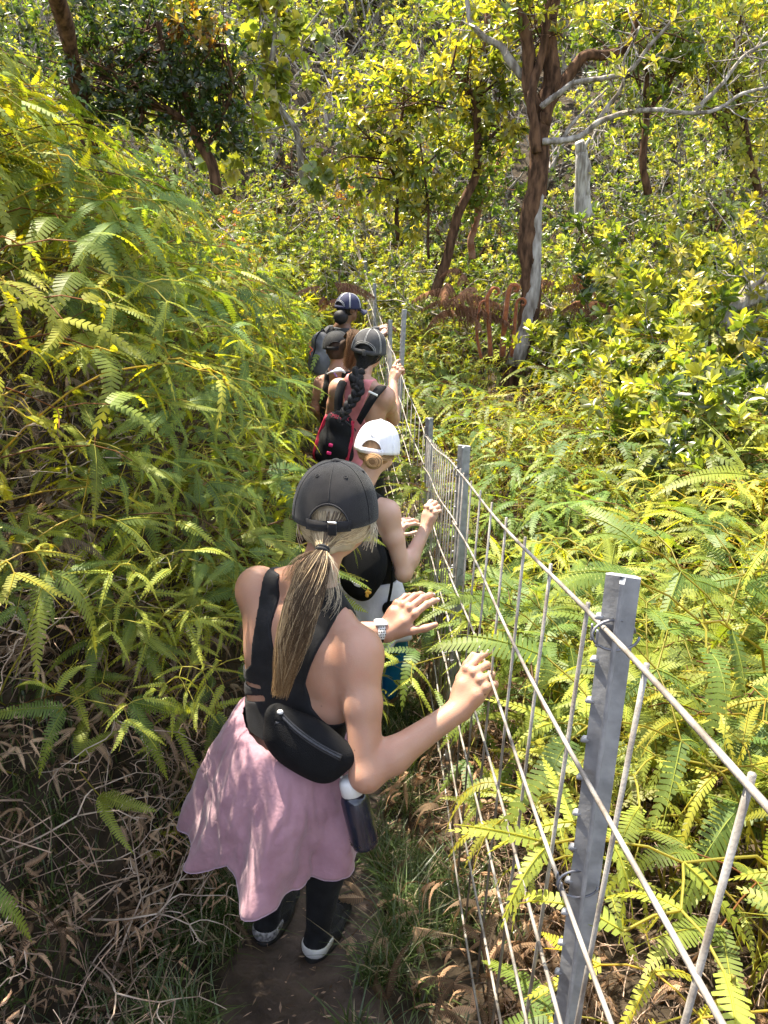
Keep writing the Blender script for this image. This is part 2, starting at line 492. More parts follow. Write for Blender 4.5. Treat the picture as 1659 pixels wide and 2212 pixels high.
for (t_, b_, w_, rz) in (((.29, .84, ftop(.83) + .075), (.288, .82, -.45), .041, .35), ((.292, 2.70, ftop(2.7) + .10), (.288, 2.74, -1.0), .046, .3),
                         ((.288, 4.78, ftop(4.76) + .12), (.29, 4.80, -1.0), .05, .1), ((.150, 5.80, .905), (.07, 5.82, -.9), .040, .5),
                         ((.055, 7.0, .66), (.04, 7.02, -.9), .042, .3), (C6 + A(.02, 0, .12), C6 + A(.02, 0, -1.4), .042, .3), (C7 + A(.02, 0, .2), C7 + A(.02, 0, -1.3), .05, .3)):
    post(t_, b_, w_, rz)
for y_ in (.83, 2.70, 4.76):
    for r_ in (0, .41, .79):
        tie(A(FX0 + .014 - LEAN * r_ * .6, y_ - .004, ftop(y_) - r_), A(0, -FS, 1) if 0 else A(0, 1, FS), A(1, 0, 0), .024)
# ================================================================== people: shared makers
def skin_mat(name, col, col2, sss=.18):
    m = pmat(name, col, rough=.46, col2=col2, nscale=7, bump=.10, bscale=300, sss=sss, spec=.45)
    nt = m.node_tree; L = nt.links.new; p = [n for n in nt.nodes if n.type == 'BSDF_PRINCIPLED'][0]
    tc = [n for n in nt.nodes if n.type == 'TEX_COORD'][0]; src = p.inputs['Base Color'].links[0].from_socket
    # a little redness in patches, and a few moles
    n2 = N(nt, 'ShaderNodeTexNoise', Scale=18.0, Detail=5.0); L(tc.outputs['Object'], n2.inputs['Vector'])
    r2 = nt.nodes.new('ShaderNodeMapRange'); r2.inputs[1].default_value = .45; r2.inputs[2].default_value = .75; r2.inputs[4].default_value = .45; L(n2.outputs['Fac'], r2.inputs[0])
    mx = nt.nodes.new('ShaderNodeMix'); mx.data_type = 'RGBA'; mx.blend_type = 'MULTIPLY'; mx.inputs[7].default_value = (1.0, .80, .76, 1)
    L(r2.outputs[0], mx.inputs[0]); L(src, mx.inputs[6])
    v = N(nt, 'ShaderNodeTexVoronoi', Scale=15.0); L(tc.outputs['Object'], v.inputs['Vector'])
    r3 = nt.nodes.new('ShaderNodeMapRange'); r3.inputs[1].default_value = .035; r3.inputs[2].default_value = .055; r3.inputs[3].default_value = .75; r3.inputs[4].default_value = 0.0; L(v.outputs['Distance'], r3.inputs[0])
    m2 = nt.nodes.new('ShaderNodeMix'); m2.data_type = 'RGBA'; m2.inputs[7].default_value = (col[0] * .3, col[1] * .25, col[2] * .25, 1)
    L(r3.outputs[0], m2.inputs[0]); L(mx.outputs[2], m2.inputs[6]); L(m2.outputs[2], p.inputs['Base Color'])
    return m

class Body:
    pass

def frame(U, F):
    U = unit(U); F = unit(np.asarray(F, float) - U * np.dot(F, U)); R = np.cross(F, U)
    return R, F, U

def torso(f, J, s=1.0, female=True):
    """J: Ls Rs waist pelvis C7 head (dict of points); J['F'] facing of chest; returns nothing, fills the field"""
    mid = (J['Ls'] + J['Rs']) / 2
    U = unit(mid - J['waist']); Rr = unit(J['Rs'] - J['Ls']); Rr = unit(Rr - U * np.dot(Rr, U)); F = np.cross(U, Rr)
    ax = np.stack([Rr, F, U]); J['ax'] = ax; J['mid'] = mid
    hw = np.linalg.norm(J['Rs'] - J['Ls']) / 2
    lc = lambda r, fw, u: mid + Rr * r + F * fw + U * u
    # rib cage, upper back, belly
    f.ell(lc(0, .025 * s, -.15 * s), A(.128, .098, .165) * s, ax, .05)
    f.ell(lc(0, .005 * s, -.03 * s), A(hw / s * .92, .072, .085) * s, ax, .05)
    wx = unit(J['waist'] - J['pelvis'])
    axw = np.stack(frame(unit(U + wx), F))
    f.ell(J['waist'] + F * .01, A(.116, .088, .13) * s, axw, .05)
    Fp = J.get('Fp', F); axp = np.stack(frame(wx, Fp)); J['axp'] = axp
    f.ell(J['pelvis'] + wx * .03, A(.150, .105, .125) * s, axp, .05)
    for sd in (-1, 1):
        f.ell(J['pelvis'] + axp[0] * .072 * s * sd - axp[1] * .052 * s - wx * .03, A(.085, .08, .09) * s, axp, .04)
        S = J['Rs'] if sd > 0 else J['Ls']
        # trapezius, scapula, lat, shoulder cap
        f.cone(J['C7'] + U * .035 + Rr * .025 * sd, S - Rr * .035 * sd + U * .018, .036 * s, .034 * s, .045)
        f.ell(lc(.082 * sd * s, -.052 * s, -.085 * s), A(.050, .024, .078) * s, np.stack([unit(Rr + U * .22 * sd), F, unit(U - Rr * .22 * sd)]), .018)
        f.cone(S - U * .05 - Rr * .03 * sd, J['waist'] + Rr * .085 * sd * s, .050 * s, .05 * s, .05)
        if female:
            f.ell(lc(.062 * sd * s, .092 * s, -.15 * s), A(.055, .05, .055) * s, ax, .03)
    # spine furrow
    f.cone(lc(0, -.10 * s, -.05), lc(0, -.112 * s, -.30 * s), .017 * s, .017 * s, .03, sub=True)
    # neck
    f.cone(J['C7'] - U * .01 + F * .012, J['skull'], .052 * s, .047 * s, .03)

def head(f, H, s=1.0):
    """H: dict c (centre of skull), ax rows right, forward, up"""
    c, ax = H['c'], H['ax']; lc = lambda r, fw, u: c + ax[0] * r * s + ax[1] * fw * s + ax[2] * u * s
    f.ell(lc(0, -.008, .012), A(.074, .094, .092) * s, ax, .02)
    f.ell(lc(0, .026, -.055), A(.054, .062, .062) * s, ax, .03)
    f.ell(lc(0, .062, -.092), A(.022, .02, .018) * s, ax, .02)      # chin
    f.cone(lc(0, .084, -.005), lc(0, .102, -.038), .009 * s, .013 * s, .012)   # nose
    for sd in (-1, 1):
        f.cone(lc(.012 * sd, .088, -.036), lc(.007 * sd, .092, -.038), .008 * s, .007 * s, .008)
        f.ell(lc(.031 * sd, .070, -.012), A(.022, .014, .014) * s, ax, .015, )      # brow / cheek
        f.ell(lc(.031 * sd, .090, .0), A(.013, .010, .009) * s, ax, .012, sub=True)     # eye socket
        f.cone(lc(.05 * sd, .035, -.06), lc(.02 * sd, .06, -.09), .018 * s, .016 * s, .03)
        # ear
        e = lc(.076 * sd, -.006, -.012)
        axe = np.stack([ax[0] * math.cos(.45) * sd - ax[1] * math.sin(.45), ax[1] * math.cos(.45) + ax[0] * math.sin(.45) * sd, ax[2]])
        f.ell(e, A(.009, .019, .030) * s, axe, .008)
        f.ell(e + ax[0] * .010 * s * sd + ax[1] * .003, A(.006, .010, .016) * s, axe, .004, sub=True)
    f.cone(lc(-.018, .086, -.064), lc(.018, .086, -.064), .007 * s, .007 * s, .008)
    f.cone(lc(-.015, .084, -.073), lc(.015, .084, -.073), .007 * s, .007 * s, .006)

def arm(f, S, E, W, s=1.0, bulk=1.0):
    b = bulk * s
    ua = unit(E - S)
    f.ell(S + ua * .02, A(.055, .055, .062) * b, None, .035)
    m = S + (E - S) * .45
    f.cone(S + ua * .01, m, .050 * b, .0445 * b, .03)
    f.cone(m, E, .0445 * b, .0365 * b, .02)
    fa = unit(W - E)
    f.ell(E - unit(fa - ua) * .006, A(.034, .034, .034) * b, None, .015)
    q = E + (W - E) * .28
    f.cone(E, q, .0375 * b, .0405 * b, .02)
    f.cone(q, W, .0405 * b, .0255 * b, .02)

def leg(f, H, K, An, s=1.0):
    f.cone(H, H + (K - H) * .5, .088 * s, .070 * s, .04)
    f.cone(H + (K - H) * .5, K, .070 * s, .052 * s, .03)
    f.cone(K, K + (An - K) * .3, .050 * s, .055 * s, .02)
    f.cone(K + (An - K) * .3, An, .055 * s, .034 * s, .02)

def hand(W, E, d, n, side, curl, spread=(.16, .05, -.05, -.17), thumb=None, s=1.0, tipcurl=None, fdir=None):
    """W wrist, E elbow; d: direction wrist->knuckles; n: back-of-hand normal; side: +1 when the thumb is on the d x n side.
    curl: per finger (index..little) three bend angles; returns field and nail frames"""
    f = Field(); d = unit(d); n = unit(n - d * np.dot(n, d)); t = np.cross(d, n) * side      # t points to the thumb side
    fa = unit(W - E)
    f.cone(W - fa * .07, W, .0285 * s, .0262 * s, .01)
    for o, r in ((.016, .0175), (-.014, .0165)):
        f.cone(W + t * o * .55 * s, W + d * .05 * s + t * o * 1.3 * s, r * s, .0165 * s, .018)
    kn = []
    for i, o in enumerate((.030, .010, -.0105, -.029)):
        k = W + d * (.086, .090, .084, .075)[i] * s + t * o * s + n * (-.001, .003, .002, -.003)[i]
        kn.append(k)
        f.cone(W + d * .02 * s + t * o * .5 * s, k - n * .004 * s, .0145 * s, .0105 * s, .012)
        f.ell(k + n * .001, A(.0108, .0108, .0108) * s, None, .006)
    f.ell(W + d * .052 * s - n * .010 * s, A(.034, .040, .014) * s, np.stack([t, d, n]), .015)
    f.ell(W + d * .034 * s + t * .024 * s - n * .012 * s, A(.016, .030, .016) * s, np.stack([t, d, n]), .014)   # thenar
    nails = []
    Ls = ((.042, .025, .020), (.046, .029, .021), (.042, .027, .021), (.034, .020, .018))
    for i in range(4):
        p = kn[i]; dd = unit(d * math.cos(spread[i]) + t * math.sin(spread[i])); axis = unit(np.cross(dd, n))
        nn = n.copy()
        for j in range(3):
            a = curl[i][j]
            dd = rot_about(dd, axis, -a); nn = rot_about(nn, axis, -a)
            L = Ls[i][j] * s; r0 = (.0098, .0088, .0078)[j] * s * (1, 1, .97, .88)[i]; r1 = (.0088, .0078, .0062)[j] * s * (1, 1, .97, .88)[i]
            q = p + dd * L
            f.cone(p, q, r0, r1, .0035 if j or True else .006)
            if j < 2: f.ell(q + nn * .0008, A(1, 1, 1) * r1 * 1.06, None, .003)
            p = q
        nails.append((p - dd * .004 * s + nn * .0052 * s, np.cross(dd, nn), dd, nn))
    th = thumb or dict(d1=(.62, .75, -.25), d2=(.85, .40, -.25), d3=(.92, .25, -.2))
    p = W + d * .022 * s + t * .022 * s - n * .008 * s
    for j, (key, L, r0, r1) in enumerate((('d1', .040, .0150, .0118), ('d2', .034, .0112, .0100), ('d3', .027, .0098, .0076))):
        c = th[key]; dd = unit(d * c[0] + t * c[1] + n * c[2]); q = p + dd * L * s
        f.cone(p, q, r0 * s, r1 * s, .012 if j == 0 else .004); p = q
    tn = unit(np.cross(dd, np.cross(th.get('nail', A(0, 0, 1)) if isinstance(th.get('nail'), np.ndarray) else n, dd)))
    nails.append((p - dd * .004 * s + tn * .006 * s, np.cross(dd, tn), dd, tn))
    return f, nails

def build_skin(name, fields, hands, mat, h=.006, clip=None):
    """one mesh: body grid plus the finer hand grids"""
    m = MB()
    lo, hi = fields.bounds()
    F, lo = fields.grid(lo, hi, h); V, Q = surface(F, lo, h, 2); m.add(V, Q)
    for hf in hands:
        lo, hi = hf.bounds(.006); F, lo = hf.grid(lo, hi, .0024); V, Q = surface(F, lo, .0024, 1); m.add(V, Q)
    return m.arrays()

def cloth(f, lo, hi, region, t=.004, h=.0035, name='cloth', mat=None, parent=None, inner=.03, smooth=2, extra=None):
    """a garment: the body surface pushed out by t, kept where region(P) < 0"""
    F, lo = f.grid(lo, hi, h)
    D = F - t
    near = np.abs(D) < 3 * h; ix = np.argwhere(near)
    D[near] = np.maximum(D[near], region(lo + ix * h).astype(np.float32))
    # deep inside the body only the sign of the region matters
    deep = (D <= -3 * h); ix = np.argwhere(deep)
    D[deep] = np.where(region(lo + ix * h) < 0, D[deep], 3 * h) if len(ix) < 150000 else .5 * h
    V, Q = surface(D.astype(np.float32), lo, h, smooth)
    return obj(name, V, Q, mat, parent)

def seg_d(P, a, b):
    ba = b - a; t = np.clip(((P - a) @ ba) / np.dot(ba, ba), 0, 1)
    return np.linalg.norm(P - a - t[..., None] * ba, axis=-1)
def poly_d(P, pts):
    d = None
    for a, b in zip(pts[:-1], pts[1:]):
        e = seg_d(P, np.asarray(a, float), np.asarray(b, float)); d = e if d is None else np.minimum(d, e)
    return d

def make_cap(parent, c, ax, mat, s=1.0, r=(.098, .112, .118), open_w=.62, open_h=.058, tilt=0.0, strap_mat=None, buckle=None, brim=True, stitch=None, name='cap', eyelet=None, brim_len=.075, button=True, seam_white=None):
    """ax rows right, forward, up. Back of the cap is -forward"""
    ax = np.asarray(ax, float); R, F, U = ax
    if tilt: F, U = rot_about(F, R, tilt), rot_about(U, R, tilt)
    axx = np.stack([R, F, U]); r = np.array(r) * s
    na, nh = 96, 26
    az = np.linspace(0, 2 * math.pi, na, endpoint=False)      # 0 = back
    def pt(a, t, k=1.0):
        """a azimuth from back, t 0 (rim) .. 1 (crown)"""
        ph = t * math.pi / 2
        e = np.cos(ph) ** .82; zz = np.sin(ph) ** .95
        pan = 1 - .012 * np.abs(np.cos(3 * a)) ** 12 * (1 - t * .3) + .006 * np.sin(5 * a + 1) * (1 - t)     # panel seams dip
        x = np.sin(a) * e * r[0] * pan; y = -np.cos(a) * e * r[1] * pan; z = zz * r[2]
        return np.stack([x * k, y * k, z * k], -1) @ axx + c
    def bottom(a):
        d = np.abs((a + math.pi) % (2 * math.pi) - math.pi)
        h = np.where(d < open_w, np.sqrt(np.maximum(1 - (d / open_w) ** 2, 0)), 0) * open_h * s
        return np.arcsin(np.clip(h / r[2], 0, .95)) / (math.pi / 2)
    b = bottom(az)
    T = b[None, :] + (1 - b[None, :]) * (np.linspace(0, 1, nh)[:, None] ** .9)
    Aa = np.broadcast_to(az[None, :], T.shape)
    V = pt(Aa, np.minimum(T, .999)); Vi = pt(Aa, np.minimum(T, .999), .975)
    Q = grid_faces(na, nh, True)
    V2 = np.concatenate([V.reshape(-1, 3), Vi.reshape(-1, 3)]); n0 = na * nh
    j = np.arange(na); k = (j + 1) % na
    Q2 = np.concatenate([Q, Q[:, ::-1] + n0, np.stack([j, j + n0, k + n0, k], -1)])
    cap = obj(name, V2, Q2, mat, parent)
    m = MB()
    # arch binding + seams
    d = np.linspace(-open_w, open_w, 40)
    P = pt(d, np.minimum(bottom(d) + .012, .99), 1.006); m.tube(P, .0022 * s, 5)
    for i in range(6):
        a = math.pi / 6 + i * math.pi / 3 - (math.pi / 6 if True else 0)
        t0 = float(bottom(np.array([a]))[0])
        P = pt(np.full(18, a), np.linspace(t0 + .02, .985, 18), 1.002)
        m.tube(P, .0014 * s, 5)
    m.obj('seam', mat, cap)
    if stitch is not None:
        m = MB()
        for off in (-.035, .035):
            for a0 in (0, math.pi * 2 / 3, -math.pi * 2 / 3, math.pi / 3, -math.pi / 3):
                t0 = float(bottom(np.array([a0 + off]))[0])
                m.tube(pt(np.full(16, a0 + off), np.linspace(t0 + .05, .96, 16), 1.010), .0011 * s * (1.5 if seam_white else 1), 4)
        for e in (.05, .11):
            m.tube(pt(np.linspace(-open_w - e, open_w + e, 36), np.minimum(bottom(np.linspace(-open_w, open_w, 36)) + e * .7, .95), 1.010), .0011 * s, 4)
        m.obj('stitching', stitch, cap)
    if eyelet is not None:
        for i in range(6):
            a = i * math.pi / 3 + math.pi / 6
            q = pt(np.array([a]), np.array([.62]), 1.004)[0]; nrm = unit(q - c)
            e1 = unit(np.cross(nrm, U)); e2 = np.cross(nrm, e1)
            aa = np.linspace(0, 2 * math.pi, 13); mm = MB()
            mm.tube(q + np.outer(np.cos(aa) * .0042 * s, e1) + np.outer(np.sin(aa) * .0042 * s, e2), .0014 * s, 5, cap=False)
            mm.obj('eyelet', eyelet, cap)
    if button:
        V, Q = ellip(c + U * (r[2] + .001), axx, A(.011, .011, .006) * s); obj('button', V, Q, mat, cap)
    # strap across the opening
    d = np.linspace(-open_w * 1.12, open_w * 1.12, 30); P = []
    for zz, kk in ((-.004, 1.012), (.022, 1.014), (.022, .99), (-.004, .99)):
        x = np.stack([np.sin(d) * r[0] * kk, -np.cos(d) * r[1] * kk, np.full(30, zz * s)], -1) @ axx + c; P.append(x)
    V = np.concatenate(P); Q = []
    for q in range(4):
        for i in range(29):
            a_, b_ = q * 30, ((q + 1) % 4) * 30; Q.append((a_ + i, b_ + i, b_ + i + 1, a_ + i + 1))
    st = obj('strap', V, np.array(Q), strap_mat or mat, cap)
    if buckle is not None:
        mm = MB(); q = A(.012 * s, -r[1] * 1.02, .010 * s) @ axx + c
        mm.box(q - F * .002 + U * .0105 * s, axx, A(.011, .003, .0032) * s, bev=.0015); mm.obj('buckle', buckle, cap)
        mm = MB(); mm.box(q - F * .001 - U * .006 * s, axx, A(.0105, .004, .015) * s, bev=.002); mm.obj('buckle_loop', mat, cap)
    if brim:
        aa = np.linspace(-1.0, 1.0, 25); rr = np.linspace(0, 1, 8)
        V = []
        for q in rr:
            for a in aa:
                x = np.sin(a) * r[0] * (1 + .06 * q); y = np.cos(a) * r[1] + brim_len * s * q * np.cos(a * 1.35) ** .6
                z = -.004 - .05 * s * (x / r[0]) ** 2 * (.3 + q * .5) - .012 * q
                V.append((x, y, z * 1.0))
        V = np.array(V); V = np.concatenate([V, V - A(0, 0, .004)]) @ axx + c
        Q = grid_faces(25, 8); n0 = 200
        edge = list(range(25)) + [r_ * 25 + 24 for r_ in range(1, 8)] + [7 * 25 + i for i in range(23, -1, -1)] + [r_ * 25 for r_ in range(6, 0, -1)]
        E = [(edge[i], edge[i] + n0, edge[(i + 1) % len(edge)] + n0, edge[(i + 1) % len(edge)]) for i in range(len(edge))]
        obj('brim', V, np.concatenate([Q, Q[:, ::-1] + n0, np.array(E)]), mat, cap)
    return cap

def strands(m, guide, rad0, rad1, n, col_fn, thick=.0012, seg=16, spread_fn=None, flat=1.0, rng=RNG, wob=.006, tipjit=.12):
    """a bundle of hair following the guide curve"""
    G = bez(guide, seg); T = np.gradient(G, axis=0); T /= np.linalg.norm(T, axis=1, keepdims=True)
    ref = A(1, 0, 0)
    for i in range(n):
        a = rng.uniform(0, 2 * math.pi); q = math.sqrt(rng.uniform(.05, 1))
        t = np.linspace(0, 1, seg); L = 1 - tipjit * rng.random()
        Gi = bez(G, seg) if L == 1 else np.stack([np.interp(t * L, t, G[:, d]) for d in range(3)], -1)
        Ti = np.stack([np.interp(t * L, t, T[:, d]) for d in range(3)], -1)
        u = ref - Ti * (Ti @ ref)[:, None]; u /= np.linalg.norm(u, axis=1, keepdims=True); w = np.cross(Ti, u)
        R = spread_fn(t) if spread_fn else rad0 + (rad1 - rad0) * t
        a2 = a + .5 * rng.standard_normal() * t + .5 * np.sin(t * 3 + a * 3)
        wv = wob * np.sin(t * rng.uniform(5, 12) + rng.uniform(0, 6)) * t
        P = Gi + u * (R * q * np.cos(a2) + wv)[:, None] + w * (R * q * flat * np.sin(a2))[:, None]
        th = thick * (1 - .55 * t ** 3)
        m.tube(P, th, 3, col=col_fn(t, a, q, rng), cap=False)

def scalp_hair(m, H, s, target, col_fn, az0=-1.9, az1=1.9, rows=((-.01, .0), (-.03, .0)), n=260, off=.007, rng=RNG, r=(.078, .098, .096), thick=.0016):
    """strands from the rim of the cap along the skull to the point where the hair is gathered"""
    c, ax = H['c'], H['ax']
    for i in range(n):
        a = rng.uniform(az0, az1); h0 = rng.uniform(-.035, .05) * s - .02 * abs(a) * 0
        p0 = c + ax[0] * math.sin(a) * r[0] * s - ax[1] * math.cos(a) * r[1] * s + ax[2] * h0
        t = np.linspace(0, 1, 9)[:, None]
        P = p0 + (target + RNG.normal(0, .004, 3) - p0) * t
        l = (P - c) @ ax.T; rr = np.array(r) * s + off * rng.uniform(.4, 1.3)
        k = np.linalg.norm(l / rr, axis=1, keepdims=True)
        lift = np.where(k < 1, 1 / np.maximum(k, .3), 1)
        lift = 1 + (lift - 1) * np.clip((1.0 - t) * 3, 0.15, 1)
        P = c + (l * lift) @ ax
        m.tube(P, thick, 3, col=col_fn(t[:, 0], a, 1, rng), cap=False)
# ================================================================== person nearest the camera
skin1 = skin_mat('skin_tan', (.40, .215, .145), (.47, .265, .185))
blk = pmat('black_knit', (.011, .011, .013), rough=.75, noise=.3, nscale=30, bump=.25, bscale=500, sheen=.05, spec=.25)
cap1m = pmat('faded_black_cotton', (.0075, .007, .008), rough=.95, col2=(.026, .024, .025), nscale=11, bump=.35, bscale=700, sheen=.15, spec=.2)
silver = pmat('silver', (.75, .75, .76), rough=.25, metal=1.0, noise=.05)
pink_cloth = pmat('mauve_cotton', (.29, .155, .19), rough=.85, col2=(.36, .205, .245), nscale=16, bump=.22, bscale=90, sheen=.3, spec=.2)
nail_m = pmat('nail_varnish', (.68, .58, .66), rough=.2, noise=.05, coat=.5)

W1 = {'Rs': A(-.060, 1.62, .640), 'Ls': A(-.338, 1.80, .712), 'waist': A(-.240, 1.655, .355), 'pelvis': A(-.262, 1.640, .215),
      'C7': A(-.188, 1.712, .742), 'skull': A(-.135, 1.765, .875)}
p1 = empty('person', (-.27, 1.74, gz(-.27, 1.74)))
tag(p1, 'person in mauve skirt and black open-back top nearest the camera, blonde ponytail under black cap', 'person', 'hikers in single file on the trail')
f1 = Field(); torso(f1, W1, .97)
H1 = {'c': at(725, 1117, 1.80)}
H1['ax'] = np.stack(frame(A(.02, .06, 1.0), A(.10, 1, -.06)))
head(f1, H1, 1.0)
E1r, Wr1 = A(-.042, 1.485, .372), at(993, 1532, 1.585)
E1l, Wl1 = A(-.215, 1.93, .49), A(.005, 1.965, .478)
arm(f1, W1['Rs'], E1r, Wr1, .98, 1.04); arm(f1, W1['Ls'], E1l, Wl1, .98, 1.0)
hR = W1['axp'][0]
hips = [W1['pelvis'] - hR * .085 - A(0, 0, .02), W1['pelvis'] + hR * .085 - A(0, 0, .02)]
kn = [A(-.315, 1.845, -.125), A(-.165, 1.755, -.125)]; an = [A(-.370, 1.80, gz(-.37, 1.8) + .085), A(-.205, 1.735, gz(-.2, 1.73) + .085)]
for h_, k_, a_ in zip(hips, kn, an): leg(f1, h_, k_, a_, .97)
for a_, dv in zip(an, (A(.25, 1, -.25), A(.35, 1, -.28))):
    d_ = unit(dv); f1.cone(a_ - d_ * .02 - A(0, 0, .03), a_ + d_ * .15 - A(0, 0, .045), .034, .026, .02)
# hands: right one closes over the third wire, left one is held open before the fence
rail3 = lambda y: A(FX0, y, ftop(y) - .43)
kR = at(1040, 1452, 1.625)
hf1, nails1 = hand(Wr1, E1r, A(.42, .22, .80), A(-.62, -.72, .40), -1,
                   ((.85, .30, .15), (1.15, .75, .4), (1.25, 1.0, .6), (1.3, 1.1, .7)), thumb=dict(d1=(.80, .52, -.30), d2=(.97, .15, -.20), d3=(.98, .0, -.20)), spread=(.12, .03, -.06, -.16), s=1.10)
hf2, nails2 = hand(Wl1, E1l, A(.62, .30, .68), A(-.33, -.60, .54), 1,
                   ((.42, .40, .25), (.50, .48, .3), (.56, .52, .3), (.60, .58, .35)), thumb=dict(d1=(.65, .70, -.1), d2=(.75, .60, -.15), d3=(.85, .48, -.15)), spread=(.05, .01, -.03, -.08), s=1.12)
V, F, _ = build_skin('body', f1, [hf1, hf2], skin1, .0055)
body1 = obj('body', V, F, skin1, p1)
for (c_, r_, d_, n_) in nails1 + nails2:
    Vn, Qn = ellip(c_, np.stack([r_, d_, n_]), A(.0052, .0070, .0016), 10, 6); obj('fingernail', Vn, Qn, nail_m, body1)

# ---- open-back top: straps over the shoulders, racer back, band under the arms
ax1, mid1 = W1['ax'], W1['mid']
def loc1(P): return (P - mid1) @ ax1.T
def inpoly(x, y, pts):
    """signed distance to a closed polygon in the plane"""
    pts = np.asarray(pts, float); d = np.full(x.shape, 1e9); ins = np.zeros(x.shape, bool)
    for i in range(len(pts)):
        a, b = pts[i], pts[(i + 1) % len(pts)]
        e = b - a; wx, wy = x - a[0], y - a[1]; t = np.clip((wx * e[0] + wy * e[1]) / (e @ e), 0, 1)
        d = np.minimum(d, (wx - t * e[0]) ** 2 + (wy - t * e[1]) ** 2)
        c = ((a[1] <= y) & (b[1] > y)) | ((b[1] <= y) & (a[1] > y))
        xi = a[0] + (y - a[1]) / np.where(b[1] == a[1], 1e-9, b[1] - a[1]) * e[0]
        ins ^= c & (x < xi)
    d = np.sqrt(d); return np.where(ins, -d, d)
back_poly = [(-.118, .10), (-.066, .10), (-.050, -.03), (-.030, -.095), (.0, -.12), (.034, -.085), (.056, .0), (.070, .10), (.122, .10), (.112, .03), (.088, -.06), (.066, -.14), (.085, -.20), (.13, -.235), (.19, -.235),
             (.19, -.42), (.06, -.40), (-.06, -.355), (-.19, -.318), (-.19, -.175), (-.13, -.175), (-.098, -.14), (-.098, -.03), (-.112, .03)]
front_poly = [(-.118, .10), (-.07, .10), (-.045, -.04), (.045, -.04), (.07, .10), (.118, .10), (.125, .0), (.13, -.10), (.19, -.2), (.19, -.325), (-.19, -.325), (-.19, -.2), (-.13, -.10), (-.125, 0)]
def reg1(P):
    l = loc1(P); x, y, z = l[..., 0], l[..., 1], l[..., 2]
    db = inpoly(x, z, back_poly); df = inpoly(x, z, front_poly)
    d = np.where(y < .0, db, df)
    # slits that show skin between the bands at the left
    for (a, b, w_) in (((-.16, -.215), (-.075, -.20), .0055), ((-.135, -.255), (-.06, -.225), .008)):
        a, b = np.array(a), np.array(b); e = b - a; t = np.clip(((x - a[0]) * e[0] + (z - a[1]) * e[1]) / (e @ e), 0, 1)
        s_ = np.sqrt((x - a[0] - t * e[0]) ** 2 + (z - a[1] - t * e[1]) ** 2) - w_
        d = np.maximum(d, np.where(y < .02, -s_, -1))
    return d
f1t = Field(); torso(f1t, dict(W1), .97)
cloth(f1t, mid1 - .30, mid1 + .30, reg1, .0055, .0034, 'crop_top', blk, body1)

# ---- leggings under the skirt
leg_lo = A(-.48, 1.5, -.52)
cloth(f1, A(-.50, 1.45, -.56), A(-.02, 2.02, .16), lambda P: np.maximum(P[..., 2] - .14, -(P[..., 2] - (ground(P[..., 0], P[..., 1]) + .018))), .004, .005, 'leggings', blk, body1)

# ---- skirt: flared, hem wavers and hangs in points
nu, nv = 220, 44
a = np.linspace(0, 2 * math.pi, nu, endpoint=False)           # 0 = right of the pelvis, counter-clockwise seen from above
Rp, Fp, Up = W1['axp']
wc = A(-.242, 1.655, .385); hc = A(-.290, 1.635, .055)
V = []
for r in range(nv):
    t = r / (nv - 1)
    c_ = wc + (hc - wc) * t
    rx = .132 + (.235 - .132) * t ** .50 ; ry = .112 + (.215 - .112) * t ** .45
    fold = (.020 * np.sin(5 * a + .9) + .016 * np.sin(8 * a + 2.1 + 1.2 * t) + .009 * np.sin(13 * a + 4)) * t ** 1.3
    fold = fold + .012 * (fbm(np.cos(a) * 3 + 5, t * 5 + np.sin(a) * 3, 4) - .5) * min(1, t * 3)
    for (ac, wd, am) in ((3.50, .20, .030), (4.22, .17, .034), (5.02, .16, .034), (4.62, .14, -.030), (3.85, .13, -.022), (5.5, .2, -.02), (2.9, .2, .02)):
        dd_ = (a - ac - .25 * (1 - t) + math.pi) % (2 * math.pi) - math.pi
        fold = fold + am * np.exp(-np.abs(dd_ / wd) ** 1.4) * t ** .9
    cr = fbm(np.cos(a) * 5 + t * 2.2, np.sin(a) * 5 - t * 3.1, 31); fold = fold + .007 * (np.abs(cr - .5) * 2) ** .7 * min(1, t * 2.5) - .003 + .0050 * np.abs(np.sin(9 * a + 3.5 * t + 2 * cr)) ** 4 * np.minimum(1, t * 4) + .004 * np.abs(np.sin(14 * a - 5 * t + 3 * cr)) ** 5
    k = 1 + fold / .2
    up = np.zeros(nu)
    hem = .010 + (.010 * np.sin(3 * a + .35) + .005 * np.sin(5 * a + 1.9) - .05 * np.exp(-(((a - 3.4 + math.pi) % (2 * math.pi) - math.pi) / .5) ** 2) * 0)
    for (ac, wd, am) in ((3.45, .26, -.026), (4.25, .22, -.034), (5.02, .20, -.036), (4.64, .16, .018), (3.85, .2, .008)):
        dd_ = (a - ac + math.pi) % (2 * math.pi) - math.pi; hem = hem + am * np.exp(-np.abs(dd_ / wd) ** 1.5)
    z = t ** 1.05 * hem + .040 * (-np.cos(a)) * (1 - t)
    hor = np.stack([np.cos(a) * rx * k, np.sin(a) * ry * k], -1)
    Rh = unit(Rp * A(1, 1, 0)); Fh = unit(Fp * A(1, 1, 0))
    V.append(c_ + hor[:, :1] * Rh + hor[:, 1:] * Fh + A(0, 0, 1) * z[:, None])
V = np.concatenate(V)
rgh = .004 * (fbm(V[:, 0] * 40, V[:, 2] * 30 + V[:, 1] * 40, 9) - .5)
V = V + np.stack([rgh, -rgh, rgh * 0], -1)
sk = obj('skirt', V, grid_faces(nu, nv, True), pink_cloth, body1)
md = sk.modifiers.new('thickness', 'SOLIDIFY'); md.thickness = .0025; md.offset = -1
m = MB(); m.tube(np.vstack([V[-nu:], V[-nu]]) , .0030, 5, cap=False); m.obj('hem', pmat('mauve_hem', (.52, .36, .50), rough=.8, noise=.1), sk)
